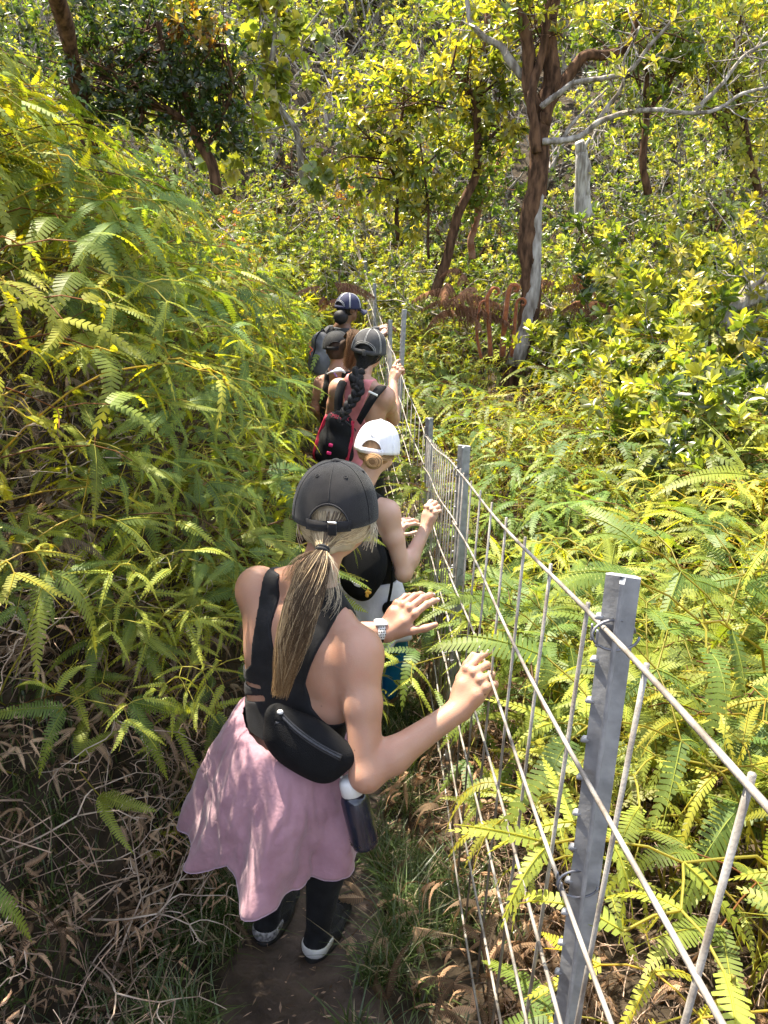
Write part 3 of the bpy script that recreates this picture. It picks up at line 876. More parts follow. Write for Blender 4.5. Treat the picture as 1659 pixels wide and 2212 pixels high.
m = MB(); m.tube(np.vstack([V[:nu], V[0]]) , .0028, 5, cap=False); m.obj('waistband', pink_cloth, sk)

# ---- shoes
def shoe(parent, a_, d_, heel_mat, body_mat, sole_mat, g, s=1.0, name='shoe'):
    d = unit(d_ * A(1, 1, 0)); r = np.cross(d, A(0, 0, 1)); base = A(a_[0], a_[1], g) 
    slope = d_[2] / (np.linalg.norm(d_[:2]) + 1e-9)
    fw = unit(d + A(0, 0, slope)); up = np.cross(r, fw)
    ax = np.stack([r, fw, up])
    lc = lambda x, y, z: base + r * x * s + fw * y * s + up * z * s
    f = Field()
    f.cone(lc(0, -.030, .040), lc(0, .06, .040), .038 * s, .040 * s, .02)
    f.cone(lc(0, .06, .036), lc(.004, .165, .026), .042 * s, .034 * s, .03)
    lo, hi = f.bounds(); h = .004
    Fg, lo = f.grid(lo, hi, h); P = (coords(Fg, lo, h) - base) @ ax.T
    D = np.maximum(Fg, np.maximum(P[..., 2] - (.062 - .02 * np.clip(P[..., 1] / .1, 0, 1)) * s, .014 * s - P[..., 2]))
    op = np.sqrt((P[..., 0] / (.031 * s)) ** 2 + ((P[..., 1] - .002 * s) / (.044 * s)) ** 2) - 1
    D = np.maximum(D, -np.maximum(op * .03, .03 * s - P[..., 2]))
    Vs, Qs = surface(D.astype(np.float32), lo, h, 2)
    sh = obj(name, Vs, Qs, body_mat, parent)
    # heel counter, pale
    D2 = np.maximum(Fg - .003, np.maximum(np.maximum(P[..., 2] - .050 * s, .016 * s - P[..., 2]), P[..., 1] - .012 * s))
    D2 = np.maximum(D2, -np.maximum(op * .03, -1))
    Vs, Qs = surface(D2.astype(np.float32), lo, h, 2); obj('heel_counter', Vs, Qs, heel_mat, sh)
    D3 = np.maximum(Fg - .004, np.maximum(P[..., 2] - .016 * s, -P[..., 2] - .004))
    # sole
    nn = 40; aa = np.linspace(0, 2 * math.pi, nn, endpoint=False)
    X = np.sin(aa) * (.044 + .004 * np.cos(aa)) * s; Yv = (-np.cos(aa) * .125 + .062) * s
    Vt = np.concatenate([np.stack([X, Yv, np.full(nn, zz * s)], -1) for zz in (0, .018)] + [np.array([[0, .06, 0], [0, .06, .018]]) * s])
    j = np.arange(nn); k = (j + 1) % nn
    obj('sole', Vt @ ax + base, [np.stack([j, k, k + nn, j + nn], -1), np.stack([k, j, np.full(nn, 2 * nn)], -1), np.stack([j + nn, k + nn, np.full(nn, 2 * nn + 1)], -1)], sole_mat, sh, smooth=False)
    return sh
rubber = pmat('dark_rubber', (.02, .018, .017), rough=.8, noise=.4, nscale=40, bump=.4, bscale=90)
white_l = pmat('white_heel_patch', (.60, .58, .56), rough=.6, col2=(.72, .70, .68), nscale=25, bump=.2, bscale=120)
grey_l = pmat('mottled_grey_patch', (.10, .095, .10), rough=.6, col2=(.42, .40, .41), nscale=90, bump=.2, bscale=120)
tag(shoe(body1, an[0] - A(0, 0, 0), A(.25, 1, -.26), grey_l, blk, rubber, gz(an[0][0], an[0][1]) + .008, 1.06), 'shoe with mottled grey heel')
tag(shoe(body1, an[1], A(.35, 1, -.26), white_l, blk, rubber, gz(an[1][0], an[1][1]) + .008, 1.06), 'shoe with white heel')

# ---- cap and hair
cap_c = H1['c'] + H1['ax'][2] * .004
make_cap(body1, cap_c, H1['ax'], cap1m, 1.0, r=(.108, .124, .140), open_w=.47, open_h=.056, tilt=-.04, buckle=silver, eyelet=cap1m)
hair_m = pmat('blonde_hair', (1, 1, 1), rough=.5, noise=.0, attr=True, spec=.28)
knot = at(697, 1186, 1.66)
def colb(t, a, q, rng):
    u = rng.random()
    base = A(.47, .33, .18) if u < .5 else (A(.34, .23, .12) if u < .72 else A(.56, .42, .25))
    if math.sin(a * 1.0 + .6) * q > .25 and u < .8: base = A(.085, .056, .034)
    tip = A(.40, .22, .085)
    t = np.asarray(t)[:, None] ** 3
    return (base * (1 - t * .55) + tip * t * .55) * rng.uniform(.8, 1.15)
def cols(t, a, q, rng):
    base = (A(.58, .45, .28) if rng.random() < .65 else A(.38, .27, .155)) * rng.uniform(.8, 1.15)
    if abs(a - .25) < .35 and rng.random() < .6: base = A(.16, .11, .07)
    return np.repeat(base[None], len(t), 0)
f_h = Field(); c_, ax_ = H1['c'], H1['ax']
f_h.ell(c_ + ax_[1] * -.012 + ax_[2] * .008, A(.0785, .096, .092), ax_, .02); f_h.cone(c_ - ax_[1] * .05 - ax_[2] * .05, knot, .045, .014, .03)
lo, hi = f_h.bounds(); Fg, lo = f_h.grid(lo, hi, .005); P = (coords(Fg, lo, .005) - c_) @ ax_.T
face = np.maximum(P[..., 1] - .035 - .25 * P[..., 2], -1); lowcut = -(P[..., 2] + .085 - .03 * np.clip(-P[..., 1] / .1, 0, 1) + .5 * np.clip(P[..., 1], 0, 1)) 
D = np.maximum(np.maximum(Fg, face), lowcut)
ear_cut = .030 - np.sqrt((P[..., 1] + .006) ** 2 + (P[..., 2] + .018) ** 2); D = np.maximum(D, np.where(np.abs(P[..., 0]) > .05, ear_cut, -1))
Vh, Qh = surface(D.astype(np.float32), lo, .005, 2)
n_ = fbm(Vh[:, 0] * 90, Vh[:, 2] * 25, 5)[:, None]
hair1 = obj('hair', Vh, Qh, hair_m, body1, col=A(.20, .15, .10) * (1 - n_) + A(.50, .41, .29) * n_)
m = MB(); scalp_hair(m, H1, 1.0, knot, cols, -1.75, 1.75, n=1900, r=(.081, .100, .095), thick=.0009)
for sd, px, n0 in ((1, (806, 1150), 60), (-1, (632, 1150), 34)):          # loose wisps at the temples
    for i in range(n0):
        a0 = c_ + ax_[0] * .080 * sd + ax_[1] * RNG.uniform(-.02, .04) + ax_[2] * RNG.uniform(-.01, .01)
        e = a0 + A(.010 * sd + RNG.normal(0, .010), RNG.normal(0, .012), -.055 + RNG.normal(0, .018))
        m.tube(bez([a0, (a0 + e) / 2 + A(.008 * sd, 0, .006), e + A(-.008 * sd, 0, 0)], 8), .0008, 3, col=A(.66, .56, .42) * RNG.uniform(.7, 1.1), cap=False)
m.obj('scalp_strands', hair_m, hair1)
guide = [knot, at(684, 1222, 1.615), at(655, 1300, 1.570), at(632, 1380, 1.545), at(618, 1440, 1.53), at(603, 1508, 1.52)]
m = MB()
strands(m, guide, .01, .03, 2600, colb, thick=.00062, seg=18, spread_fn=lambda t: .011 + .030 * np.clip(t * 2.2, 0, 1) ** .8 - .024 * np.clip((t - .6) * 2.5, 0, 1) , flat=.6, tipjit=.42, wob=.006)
# wisps that escape to both sides
strands(m, [knot, at(650, 1215, 1.62), at(622, 1262, 1.60)], .006, .026, 110, colb, thick=.0005, seg=12)
strands(m, [knot, at(712, 1225, 1.62), at(722, 1290, 1.60), at(700, 1340, 1.58)], .005, .020, 60, lambda t, a, q, r: np.repeat(A(.58, .48, .34)[None] * r.uniform(.7, 1.1), len(t), 0), thick=.0005, seg=12, tipjit=.6)
m.obj('ponytail', hair_m, hair1)
m = MB(); d_ = unit(guide[1] - knot); e1 = unit(np.cross(d_, A(0, 0, 1))); e2 = np.cross(d_, e1); aa = np.linspace(0, 2 * math.pi, 21)
for o in (-.004, .004):
    m.tube(knot + d_ * (o + .004) + np.outer(np.cos(aa) * .0135, e1) + np.outer(np.sin(aa) * .0125, e2), .0048, 6, cap=False)
m.obj('hair_tie', blk, hair1)

# ---- smart watch on the left wrist
fa = unit(Wl1 - E1l); wcn = Wl1 - fa * .016; nb = A(-.55, -.1, .8); nb = unit(nb - fa * np.dot(nb, fa)); sb = np.cross(fa, nb)
wt = empty('wristwatch', tuple(wcn)); tag(wt, 'white wristwatch with perforated white and black strap on the nearest hiker\'s wrist', 'watch')
wht = pmat('white_rubber', (.70, .69, .68), rough=.5, noise=.05); blkr = pmat('black_rubber', (.012, .012, .014), rough=.5, noise=.2)
def band(a0, a1, mat, name, r=.0285, w_=.011):
    a = np.linspace(a0, a1, 26); P = []
    for (ww, rr) in ((-w_, r), (w_, r), (w_, r + .003), (-w_, r + .003)):
        P.append(wcn + np.outer(np.cos(a) * rr, nb) + np.outer(np.sin(a) * rr, sb) + fa * ww)
    Vb = np.concatenate(P); Q = [(q * 26 + i, ((q + 1) % 4) * 26 + i, ((q + 1) % 4) * 26 + i + 1, q * 26 + i + 1) for q in range(4) for i in range(25)]
    return obj(name, Vb, np.array(Q), mat, wt)
sgn = 1 if np.dot(sb, A(0, -1, 0)) > 0 else -1
band(0, sgn * 1.75, wht, 'strap'); band(sgn * 1.75, sgn * 5.9, blkr, 'strap')
m = MB(); m.box(wcn + nb * .033, np.stack([sb, fa, nb]), (.017, .019, .0045), bev=.004); m.obj('watch_case', wht, wt)
for r_ in range(5):
    for q_ in range(3):
        an_ = sgn * (.55 + r_ * .24); o = (q_ - 1) * .0068 + (.0034 if r_ % 2 else -.0015)
        nn_ = nb * math.cos(an_) + sb * math.sin(an_); c0 = wcn + nn_ * .0317 + fa * o
        Vn, Qn = ellip(c0, np.stack([fa, np.cross(nn_, fa), nn_]), A(.0021, .0021, .0006), 8, 5); obj('strap_hole', Vn, Qn, blkr, wt)

# ---- belt bag across the small of the back
bagm = pmat('black_nylon', (.006, .006, .007), rough=.85, noise=.3, nscale=20, bump=.35, bscale=420, spec=.22)
zipm = pmat('black_zip', (.03, .03, .034), rough=.35, noise=.4, nscale=200, metal=.2)
bc = at(655, 1595, 1.525)
bx = unit(at(755, 1645, 1.49) - at(567, 1545, 1.56)); bn = unit(A(-.25, -.92, .28)); bn = unit(bn - bx * np.dot(bn, bx)); bu = np.cross(bx, bn); bu = bu if bu[2] > 0 else -bu
bag = empty('belt_bag', tuple(bc)); tag(bag, 'black nylon belt bag worn at the back of the nearest hiker above the skirt', 'belt bag')
axb = np.stack([bx, bn, bu])
fb = Field()
fb.ell(bc + bx * .012 - bu * .016, A(.110, .034, .072), axb, .02); fb.cone(bc - bx * .085 + bu * .022, bc + bx * .11 + bu * .012, .026, .028, .03); fb.cone(bc - bx * .05 - bu * .018, bc + bx * .075 - bu * .038, .030, .034, .03)
lo, hi = fb.bounds(); Fg, lo = fb.grid(lo, hi, .004); P = (coords(Fg, lo, .004) - bc) @ axb.T
Fg = Fg + .0022 * np.sin(P[..., 0] * 55 + P[..., 2] * 60) * (fbm(P[..., 0] * 18, P[..., 2] * 18, 6) - .2)
Vb, Qb = surface(Fg.astype(np.float32), lo, .004, 2)
bagb = obj('pouch', Vb, Qb, bagm, bag)
def onbag(x, z):
    o = bc + bx * x + bu * z; d = 0.08
    for _ in range(24):
        d -= fb.at((o + bn * d)[None])[0]
    return o + bn * d
zp = np.array([onbag(x, .034 - .012 * math.cos(x * 12) - .15 * (x - .02)) for x in np.linspace(-.072, .105, 26)])
m = MB(); m.tube(zp + bn * .001, .0052, 6)
for o in (-.006, .006): m.tube(zp + bu * o + bn * .0005, .0025, 5)
m.obj('zip', zipm, bag)
m = MB(); q = zp[0]; du = unit(A(-.25, -.2, -1)); m.box(q + du * .016 + bn * .006, np.stack([np.cross(du, bn), bn, du]), (.009, .003, .018), bev=.002); pl = m.obj('zip_pull', bagm, bag)
m = MB(); m.box(q + du * .024 + bn * .009, np.stack([np.cross(du, bn), bn, du]), (.0055, .0012, .0065)); m.obj('pull_cut_out', zipm, pl)
Vn, Qn = ellip(q - du * .006 + bn * .004, np.eye(3), A(.008, .006, .006), 10, 6); obj('white_cord_end', Vn, Qn, wht, bag)
m = MB()
for s0, s1 in ((bc + bx * .115 + bu * .01, A(-.07, 1.62, .30)),):
    Pm = bez([s0, (s0 + s1) / 2 + bn * .012, s1 + bn * .0], 12)
    for o in np.linspace(-.010, .010, 5): m.tube(Pm + bu * o, .003, 4)
m.obj('strap', bagm, bag)

# ---- water bottle hanging at the right hip
bt0, bt1 = at(757, 1688, 1.49), at(789, 1822, 1.455)
u_ = unit(bt1 - bt0); bot = empty('water_bottle', tuple(bt1)); tag(bot, 'dark blue steel water bottle with white lid hanging at the mauve skirt', 'water bottle')
navy = pmat('navy_enamel', (.012, .014, .03), rough=.22, noise=.2, nscale=10, coat=.6)
def lathe(prof, o, u, mat, name, parent, n=28):
    e1 = unit(np.cross(u, A(1, 0, 0))); e2 = np.cross(u, e1); aa = np.linspace(0, 2 * math.pi, n, endpoint=False)
    Vv = np.concatenate([o + u * z + (np.outer(np.cos(aa), e1) + np.outer(np.sin(aa), e2)) * max(r, 1e-4) for r, z in prof])
    return obj(name, Vv, grid_faces(n, len(prof), True), mat, parent)
Lb = np.linalg.norm(bt1 - bt0)
lathe([(0, .028), (.020, .028), (.030, .034), (.0345, .046), (.0345, Lb - .02), (.0335, Lb - .012), (.0338, Lb - .006), (.031, Lb + .004), (.022, Lb + .010), (0, Lb + .010)], bt0, u_, navy, 'flask', bot)
lathe([(0, -.012), (.018, -.012), (.026, -.006), (.0285, .004), (.0285, .030), (.026, .032), (0, .032)], bt0, u_, wht, 'lid', bot)
m = MB(); aa = np.linspace(0, math.pi, 12); m.tube(bt0 - u_ * .010 + np.outer(np.cos(aa) * .02, A(1, 0, 0)) - np.outer(np.sin(aa) * .022, u_), .004, 6); m.obj('carry_loop', wht, bot)
# mud along the lower rim
m = MB(); e1 = unit(np.cross(u_, A(1, 0, 0))); e2 = np.cross(u_, e1)
for i in range(46):
    a_ = RNG.uniform(0, 6.28); c0 = bt0 + u_ * (Lb - .012 + RNG.normal(0, .003)) + (e1 * math.cos(a_) + e2 * math.sin(a_)) * .0342
    Vn, Qn = ellip(c0, np.eye(3), A(1, 1, 1) * RNG.uniform(.0008, .0022), 6, 4); m.add(Vn, Qn)
m.obj('mud_crust', soil, bot)
# ================================================================== the four hikers ahead
def hiker(label, J, H, arms, skin, feet_y, hs=1.0, hscale=1.0, h=.008, bulk=1.0, ts=1.0, female=True, feet_dx=0.0):
    mid = (J['Ls'] + J['Rs']) / 2
    U = unit(mid - J['waist']); R = unit(J['Rs'] - J['Ls']); F = unit(np.cross(U, R))
    J.setdefault('C7', mid + U * .065 - F * .035); J.setdefault('skull', H['c'] - H['ax'][2] * .07 - H['ax'][1] * .02)
    base = (J['pelvis'][0] + feet_dx, feet_y)
    p = empty('person', (*base, gz(*base))); tag(p, label, 'person', 'hikers in single file on the trail')
    f = Field(); torso(f, J, ts, female); head(f, H, hscale)
    hf = []
    for (S, E, W, side, hd, hn, curl, th) in arms:
        arm(f, S, E, W, 1.0, bulk)
        g, _ = hand(W, E, hd, hn, side, curl, thumb=th, s=1.05); hf.append(g)
    hR = J['axp'][0]
    shoes = []
    for sd in (-1, 1):
        hp = J['pelvis'] + hR * .085 * sd - A(0, 0, .02)
        ax_ = base[0] + hR[0] * .10 * sd; ay = base[1] + hR[1] * .1 * sd + .10 * sd
        an_ = A(ax_, ay, gz(ax_, ay) + .085); k_ = (hp + an_) / 2 + unit(J['axp'][1] * A(1, 1, 0)) * .07
        leg(f, hp, k_, an_, 1.0); shoes.append(an_)
    V, Fc, _ = build_skin('body', f, hf, skin, h)
    b = obj('body', V, Fc, skin, p)
    return p, b, f, J, shoes
def lower(b, f, J, shoes, mat, top, name, h=.008, t=.006):
    lo = np.min([s for s in shoes] + [J['pelvis']], 0) - .2; hi = np.max([s for s in shoes] + [J['pelvis']], 0) + .2; hi[2] = J['pelvis'][2] + top + .03
    zt = J['pelvis'][2] + top; zb = min(s[2] for s in shoes) - .03
    return cloth(f, lo, hi, lambda P: np.maximum(P[..., 2] - zt, zb - P[..., 2]), t, h, name, mat, b)
GRIP = ((.9, .8, .5), (1.1, 1.0, .6), (1.2, 1.1, .6), (1.25, 1.1, .7))
POINT = ((.55, .35, .2), (1.1, 1.1, .6), (1.2, 1.1, .6), (1.25, 1.1, .7))
EASY = ((.5, .5, .3), (.55, .55, .35), (.6, .6, .4), (.65, .6, .4))
THU = dict(d1=(.75, .55, -.3), d2=(.9, .2, -.35), d3=(.9, .0, -.4))
def dark(c): return lambda t, a, q, rng: np.repeat((np.array(c) * rng.uniform(.6, 1.5))[None], len(t), 0)
dark_hair = pmat('dark_hair', (1, 1, 1), rough=.6, noise=0, attr=True, spec=.22)
def scalp(b, H, col, s=1.0, knot=None, low=.085, name='hair'):
    f = Field(); c, ax = H['c'], H['ax']
    f.ell(c - ax[1] * .012 * s + ax[2] * .008 * s, A(.080, .098, .094) * s, ax, .02)
    if knot is not None: f.cone(c - ax[1] * .05 * s - ax[2] * .03 * s, knot, .05 * s, .022 * s, .03)
    lo, hi = f.bounds(); Fg, lo = f.grid(lo, hi, .006); P = (coords(Fg, lo, .006) - c) @ ax.T
    D = np.maximum(np.maximum(Fg, P[..., 1] - .035), -(P[..., 2] + low * s - .25 * np.clip(P[..., 1] + .03, 0, 1)))
    D = np.maximum(D, np.where((np.abs(P[..., 0]) > .05), .032 - np.sqrt((P[..., 1] + .006) ** 2 + (P[..., 2] + .018) ** 2), -1))
    V, Q = surface(D.astype(np.float32), lo, .006, 2)
    n = fbm(V[:, 0] * 80, V[:, 2] * 40, 3)[:, None]
    return obj(name, V, Q, dark_hair, b, col=np.array(col) * (.5 + n))

# ---------------------------------------------------------------- second hiker: white cap
skin2 = skin_mat('skin_fair', (.50, .30, .22), (.58, .37, .28))
white_c = pmat('white_cotton', (.74, .72, .76), rough=.85, noise=.05, nscale=20, bump=.25, bscale=500)
white_cloth = pmat('white_skirt_cotton', (.66, .65, .74), rough=.85, noise=.06, nscale=20, bump=.3, bscale=60)
blue_cloth = pmat('bright_blue_stretch', (.01, .22, .52), rough=.6, noise=.15, nscale=10)
yellow_f = pmat('yellow_plastic', (.80, .42, .06), rough=.4, noise=.08)
H2 = {'c': at(815, 968, 3.42)}; H2['ax'] = np.stack(frame(A(.12, .14, 1), A(.28, 1, -.15)))
J2 = {'Rs': at(836, 1102, 3.27), 'Ls': at(722, 1088, 3.44), 'waist': at(800, 1232, 3.36), 'pelvis': at(806, 1300, 3.36)}
E2, Wr2 = at(872, 1238, 3.20), at(921, 1138, 3.36)
p2, b2, f2, J2, sh2 = hiker('person in white cap, black top and white skirt, hair in a bun', J2, H2,
    [(J2['Rs'], E2, Wr2, -1, A(.22, .22, .95), A(-.70, -.66, .25), GRIP, THU), (J2['Ls'], at(770, 1215, 3.55), at(842, 1150, 3.62), 1, A(.75, .3, .5), A(-.4, -.5, .7), EASY, None)], skin2, 3.42, h=.006)
ax2, mid2 = J2['ax'], J2['mid']
def reg2(P):
    l = (P - mid2) @ ax2.T; x, y, z = l[..., 0], l[..., 1], l[..., 2]
    d = inpoly(x, z, [(-.125, .10), (-.06, .10), (-.04, -.02), (.04, -.02), (.06, .10), (.125, .10), (.122, -.04), (.15, -.12), (.2, -.14), (.2, -.37), (-.2, -.37), (-.2, -.14), (-.15, -.12), (-.122, -.04)])
    return d
f2t = Field(); torso(f2t, dict(J2), 1.0)
cloth(f2t, mid2 - .42, mid2 + .32, reg2, .007, .005, 'tank_top', blk, b2)
lower(b2, f2, J2, sh2, blue_cloth, .02, 'leggings', .007)
def flare_skirt(b, wc, hc, ax, rx0, ry0, rx1, ry1, mat, seed=0):
    nu, nv = 120, 24; a = np.linspace(0, 2 * math.pi, nu, endpoint=False); V = []
    Rh = unit(ax[0] * A(1, 1, 0)); Fh = unit(ax[1] * A(1, 1, 0))
    for r in range(nv):
        t = r / (nv - 1); c_ = wc + (hc - wc) * t
        k = 1 + (.07 * np.sin(7 * a + seed) + .05 * np.sin(12 * a + 2 * seed)) * t ** 1.4
        V.append(c_ + (np.cos(a) * (rx0 + (rx1 - rx0) * t ** .6) * k)[:, None] * Rh + (np.sin(a) * (ry0 + (ry1 - ry0) * t ** .6) * k)[:, None] * Fh + A(0, 0, .012) * (np.sin(3 * a + seed) * t)[:, None])
    o = obj('skirt', np.concatenate(V), grid_faces(nu, nv, True), mat, b)
    md = o.modifiers.new('thickness', 'SOLIDIFY'); md.thickness = .003
    return o
flare_skirt(b2, J2['waist'] - A(0, 0, .02), J2['pelvis'] - A(0, 0, .15), J2['axp'], .135, .115, .20, .19, white_cloth, 1.0)
cp2 = make_cap(b2, H2['c'] - H2['ax'][2] * .014, H2['ax'], white_c, 1.0, r=(.106, .121, .142), open_w=.50, open_h=.055, tilt=-.05, eyelet=white_c, brim_len=.07)
# small grey curved tick above the opening of the cap
gm = pmat('grey_thread', (.22, .22, .25), rough=.6, noise=.05)
pts = [(-.022, .010), (-.020, .001), (-.012, -.003), (.0, .001), (.026, .012), (.0, .006), (-.010, .002), (-.016, .004)]
tk = []
for (x, z) in pts:
    l = A(x + .004, 0, z + .088); l[1] = -.121 * math.sqrt(max(0, 1 - (l[0] / .106) ** 2)) * math.cos(math.asin(min(.95, l[2] / .142) ** (1 / .95))) ** .82 - .003
    tk.append(H2['c'] - H2['ax'][2] * .014 + l @ H2['ax'])
cxy = np.mean(tk, 0) + (-H2['ax'][1]) * .0025
obj('emblem', np.vstack([tk, cxy]), np.array([(i, (i + 1) % 8, 8) for i in range(8)]), gm, cp2)
hb2 = scalp(b2, H2, (.34, .20, .11), 1.0)
bun = at(808, 996, 3.28); m = MB()
for i in range(120):
    ph = RNG.uniform(0, 6.28); r_ = RNG.uniform(.012, .042); t = np.linspace(0, RNG.uniform(2.5, 5), 16) + ph
    P = bun + np.outer(np.cos(t) * r_, H2['ax'][0]) + np.outer(np.sin(t) * r_ * .85, H2['ax'][2]) - np.outer(.022 * np.sqrt(np.maximum(1 - (r_ / .044) ** 2, 0)) * np.ones(16) + RNG.normal(0, .002), H2['ax'][1])
    m.tube(P, .0022, 3, col=A(.50, .30, .15) * RNG.uniform(.45, 1.3), cap=False)
Vb, Qb = ellip(bun, H2['ax'], A(.041, .026, .036)); m.add(Vb, Qb, None, A(.22, .12, .06))
scalp_hair(m, H2, 1.0, bun + H2['ax'][1] * .02, lambda t, a, q, r: np.repeat((A(.46, .29, .16) * r.uniform(.6, 1.3))[None], len(t), 0), n=240, r=(.081, .100, .095))
m.obj('bun', dark_hair, hb2)
# sling bag with flower charm
c = at(784, 1225, 3.18); sb = empty('sling_bag', tuple(c)); tag(sb, 'black sling bag with yellow flower charm on the back of the hiker in white cap', 'bag')
bxx = unit(at(835, 1240, 3.14) - at(745, 1200, 3.24)); bnn = A(-.1, -.95, .25); bnn = unit(bnn - bxx * np.dot(bxx, bnn)); buu = np.cross(bnn, bxx); buu = buu * np.sign(buu[2])
fb = Field(); fb.ell(c, A(.115, .05, .15), np.stack([bxx, bnn, buu]), .02); fb.cone(c - bxx * .07 + buu * .06, c + bxx * .04 - buu * .10, .05, .045, .03)
lo, hi = fb.bounds(); Fg, lo = fb.grid(lo, hi, .006); Vb, Qb = surface(Fg, lo, .006, 2); obj('pouch', Vb, Qb, bagm, sb)
m = MB(); m.tube(bez([c + buu * .12 + bxx * .02, J2['Rs'] + A(-.07, -.06, .02), J2['Rs'] + A(-.09, .05, .045), mid2 + A(.0, .13, -.05)], 16), .011, 5); m.obj('strap', bagm, sb)
fc = at(791, 1279, 3.10)
m = MB()
for k in range(5):
    an_ = k * 2 * math.pi / 5 + .3; q = fc + bxx * math.cos(an_) * .013 + buu * math.sin(an_) * .013
    rr = bxx * math.cos(an_) + buu * math.sin(an_)
    Vn, Qn = ellip(q, np.stack([rr, np.cross(bnn, rr), bnn]), A(.013, .009, .004), 12, 7); m.add(Vn, Qn)
Vn, Qn = ellip(fc + bnn * .003, np.stack([bxx, buu, bnn]), A(.006, .006, .004), 10, 6); m.add(Vn, Qn); m.obj('flower_charm', yellow_f, sb)
m = MB(); a0, a1 = at(755, 1250, 3.10), at(782, 1267, 3.09)
P = bez([a0, (a0 + a1) / 2 + A(0, -.01, -.004), a1], 14); m.tube(P[:6], .004, 6)
for k in range(5):
    q = P[6 + k]; aa = np.linspace(0, 6.283, 9); m.tube(q + np.outer(np.cos(aa) * .006, bxx) + np.outer(np.sin(aa) * .006, buu), .0017, 4)
m.obj('charm_cord', wht, sb)
# black pouch with strap hanging on the fence side
c = at(853, 1318, 3.20); sp = empty('hip_pouch', tuple(c)); tag(sp, 'small black pouch on a thin strap at the white skirt', 'pouch')
fb = Field(); fb.ell(c, A(.05, .03, .045), None, .01); fb.cone(c + A(-.03, 0, .01), c + A(.03, 0, 0), .03, .03, .02)
lo, hi = fb.bounds(); Fg, lo = fb.grid(lo, hi, .006); Vb, Qb = surface(Fg, lo, .006, 2); obj('pouch', Vb, Qb, bagm, sp)
m = MB(); m.tube(bez([c + A(-.035, 0, .02), at(845, 1270, 3.17), at(849, 1225, 3.16)], 10), .007, 5); m.obj('strap', bagm, sp)

# ---------------------------------------------------------------- third hiker: braid, pink top, red and black pack
skin3 = skin_mat('skin_warm', (.42, .23, .155), (.50, .29, .20))
pinkm = pmat('coral_pink_cotton', (.72, .25, .26), rough=.85, noise=.08, nscale=20, bump=.2, bscale=300)
cap3m = pmat('charcoal_cotton', (.035, .034, .036), rough=.9, col2=(.065, .062, .064), nscale=14, bump=.3, bscale=500)
thread = pmat('pale_thread', (.55, .53, .50), rough=.8, noise=.05)
H3 = {'c': at(797, 756, 4.86)}; H3['ax'] = np.stack(frame(A(.16, .05, 1), A(.30, 1, -.18)))
J3 = {'Rs': at(831, 856, 4.70), 'Ls': at(733, 836, 4.88), 'waist': at(772, 965, 4.80), 'pelvis': at(774, 1015, 4.80)}
E3, Wr3 = at(849, 905, 4.98), at(849, 822, 5.22)
p3, b3, f3, J3, sh3 = hiker('person with long black braid, coral pink top and black and red backpack', J3, H3,
    [(J3['Rs'], E3, Wr3, -1, A(.30, .25, .90), A(-.55, -.75, .35), POINT, THU), (J3['Ls'], at(712, 915, 4.95), at(735, 935, 5.15), 1, A(.4, .8, .1), A(-.3, 0, .95), EASY, None)], skin3, 4.85, ts=1.06, bulk=1.12)
ax3, mid3 = J3['ax'], J3['mid']
f3t = Field(); torso(f3t, dict(J3), 1.06)
def reg3(P):
    l = (P - mid3) @ ax3.T; x, y, z = l[..., 0], l[..., 1], l[..., 2]
    return inpoly(x, z, [(-.10, .10), (-.05, .10), (-.045, .05), (.045, .05), (.05, .10), (.10, .10), (.075, -.04), (.07, -.12), (.12, -.22), (.2, -.24), (.2, -.5), (-.2, -.5), (-.2, -.24), (-.12, -.22), (-.07, -.12), (-.075, -.04)])
cloth(f3t, mid3 - .50, mid3 + .32, reg3, .007, .006, 'tank_top', pinkm, b3)
lower(b3, f3, J3, sh3, blk, .02, 'leggings')
make_cap(b3, H3['c'] - H3['ax'][2] * .012, H3['ax'], cap3m, 1.05, r=(.105, .120, .136), open_w=.62, open_h=.052, stitch=thread, buckle=zipm, brim_len=.075)
h3 = scalp(b3, H3, (.012, .010, .010), 1.04, at(774, 812, 4.74), .10)
m = MB(); scalp_hair(m, H3, 1.04, at(776, 806, 4.73), dark((.016, .014, .014)), n=200)
G = bez([at(776, 800, 4.73), at(767, 822, 4.68), at(776, 838, 4.64), at(765, 860, 4.62), at(750, 882, 4.59), at(737, 908, 4.56), at(733, 926, 4.55)], 70)
T = np.gradient(G, axis=0); T /= np.linalg.norm(T, axis=1, keepdims=True); u = np.cross(T, A(0, 1, 0)); u /= np.linalg.norm(u, axis=1, keepdims=True); v = np.cross(u, T)
tt = np.linspace(0, 1, 70); wd = (.030 - .014 * tt)
for k in range(3):
    ph = k * 2 * math.pi / 3; th = tt * 21 + ph
    P = G + u * (np.sin(th) * wd * .8)[:, None] + v * (np.sin(2 * th) * wd * .40)[:, None]
    m.tube(P, wd * .78, 8, col=A(.013, .012, .013))
    for j in range(26):
        a_ = RNG.uniform(0, 6.28); o = wd * .80
        m.tube(P + u * (np.cos(a_ + tt * 3) * o)[:, None] + v * (np.sin(a_ + tt * 3) * o)[:, None], .0012, 3, col=A(.03, .027, .027) * RNG.uniform(.5, 1.6), cap=False)
m.obj('braid', dark_hair, h3)
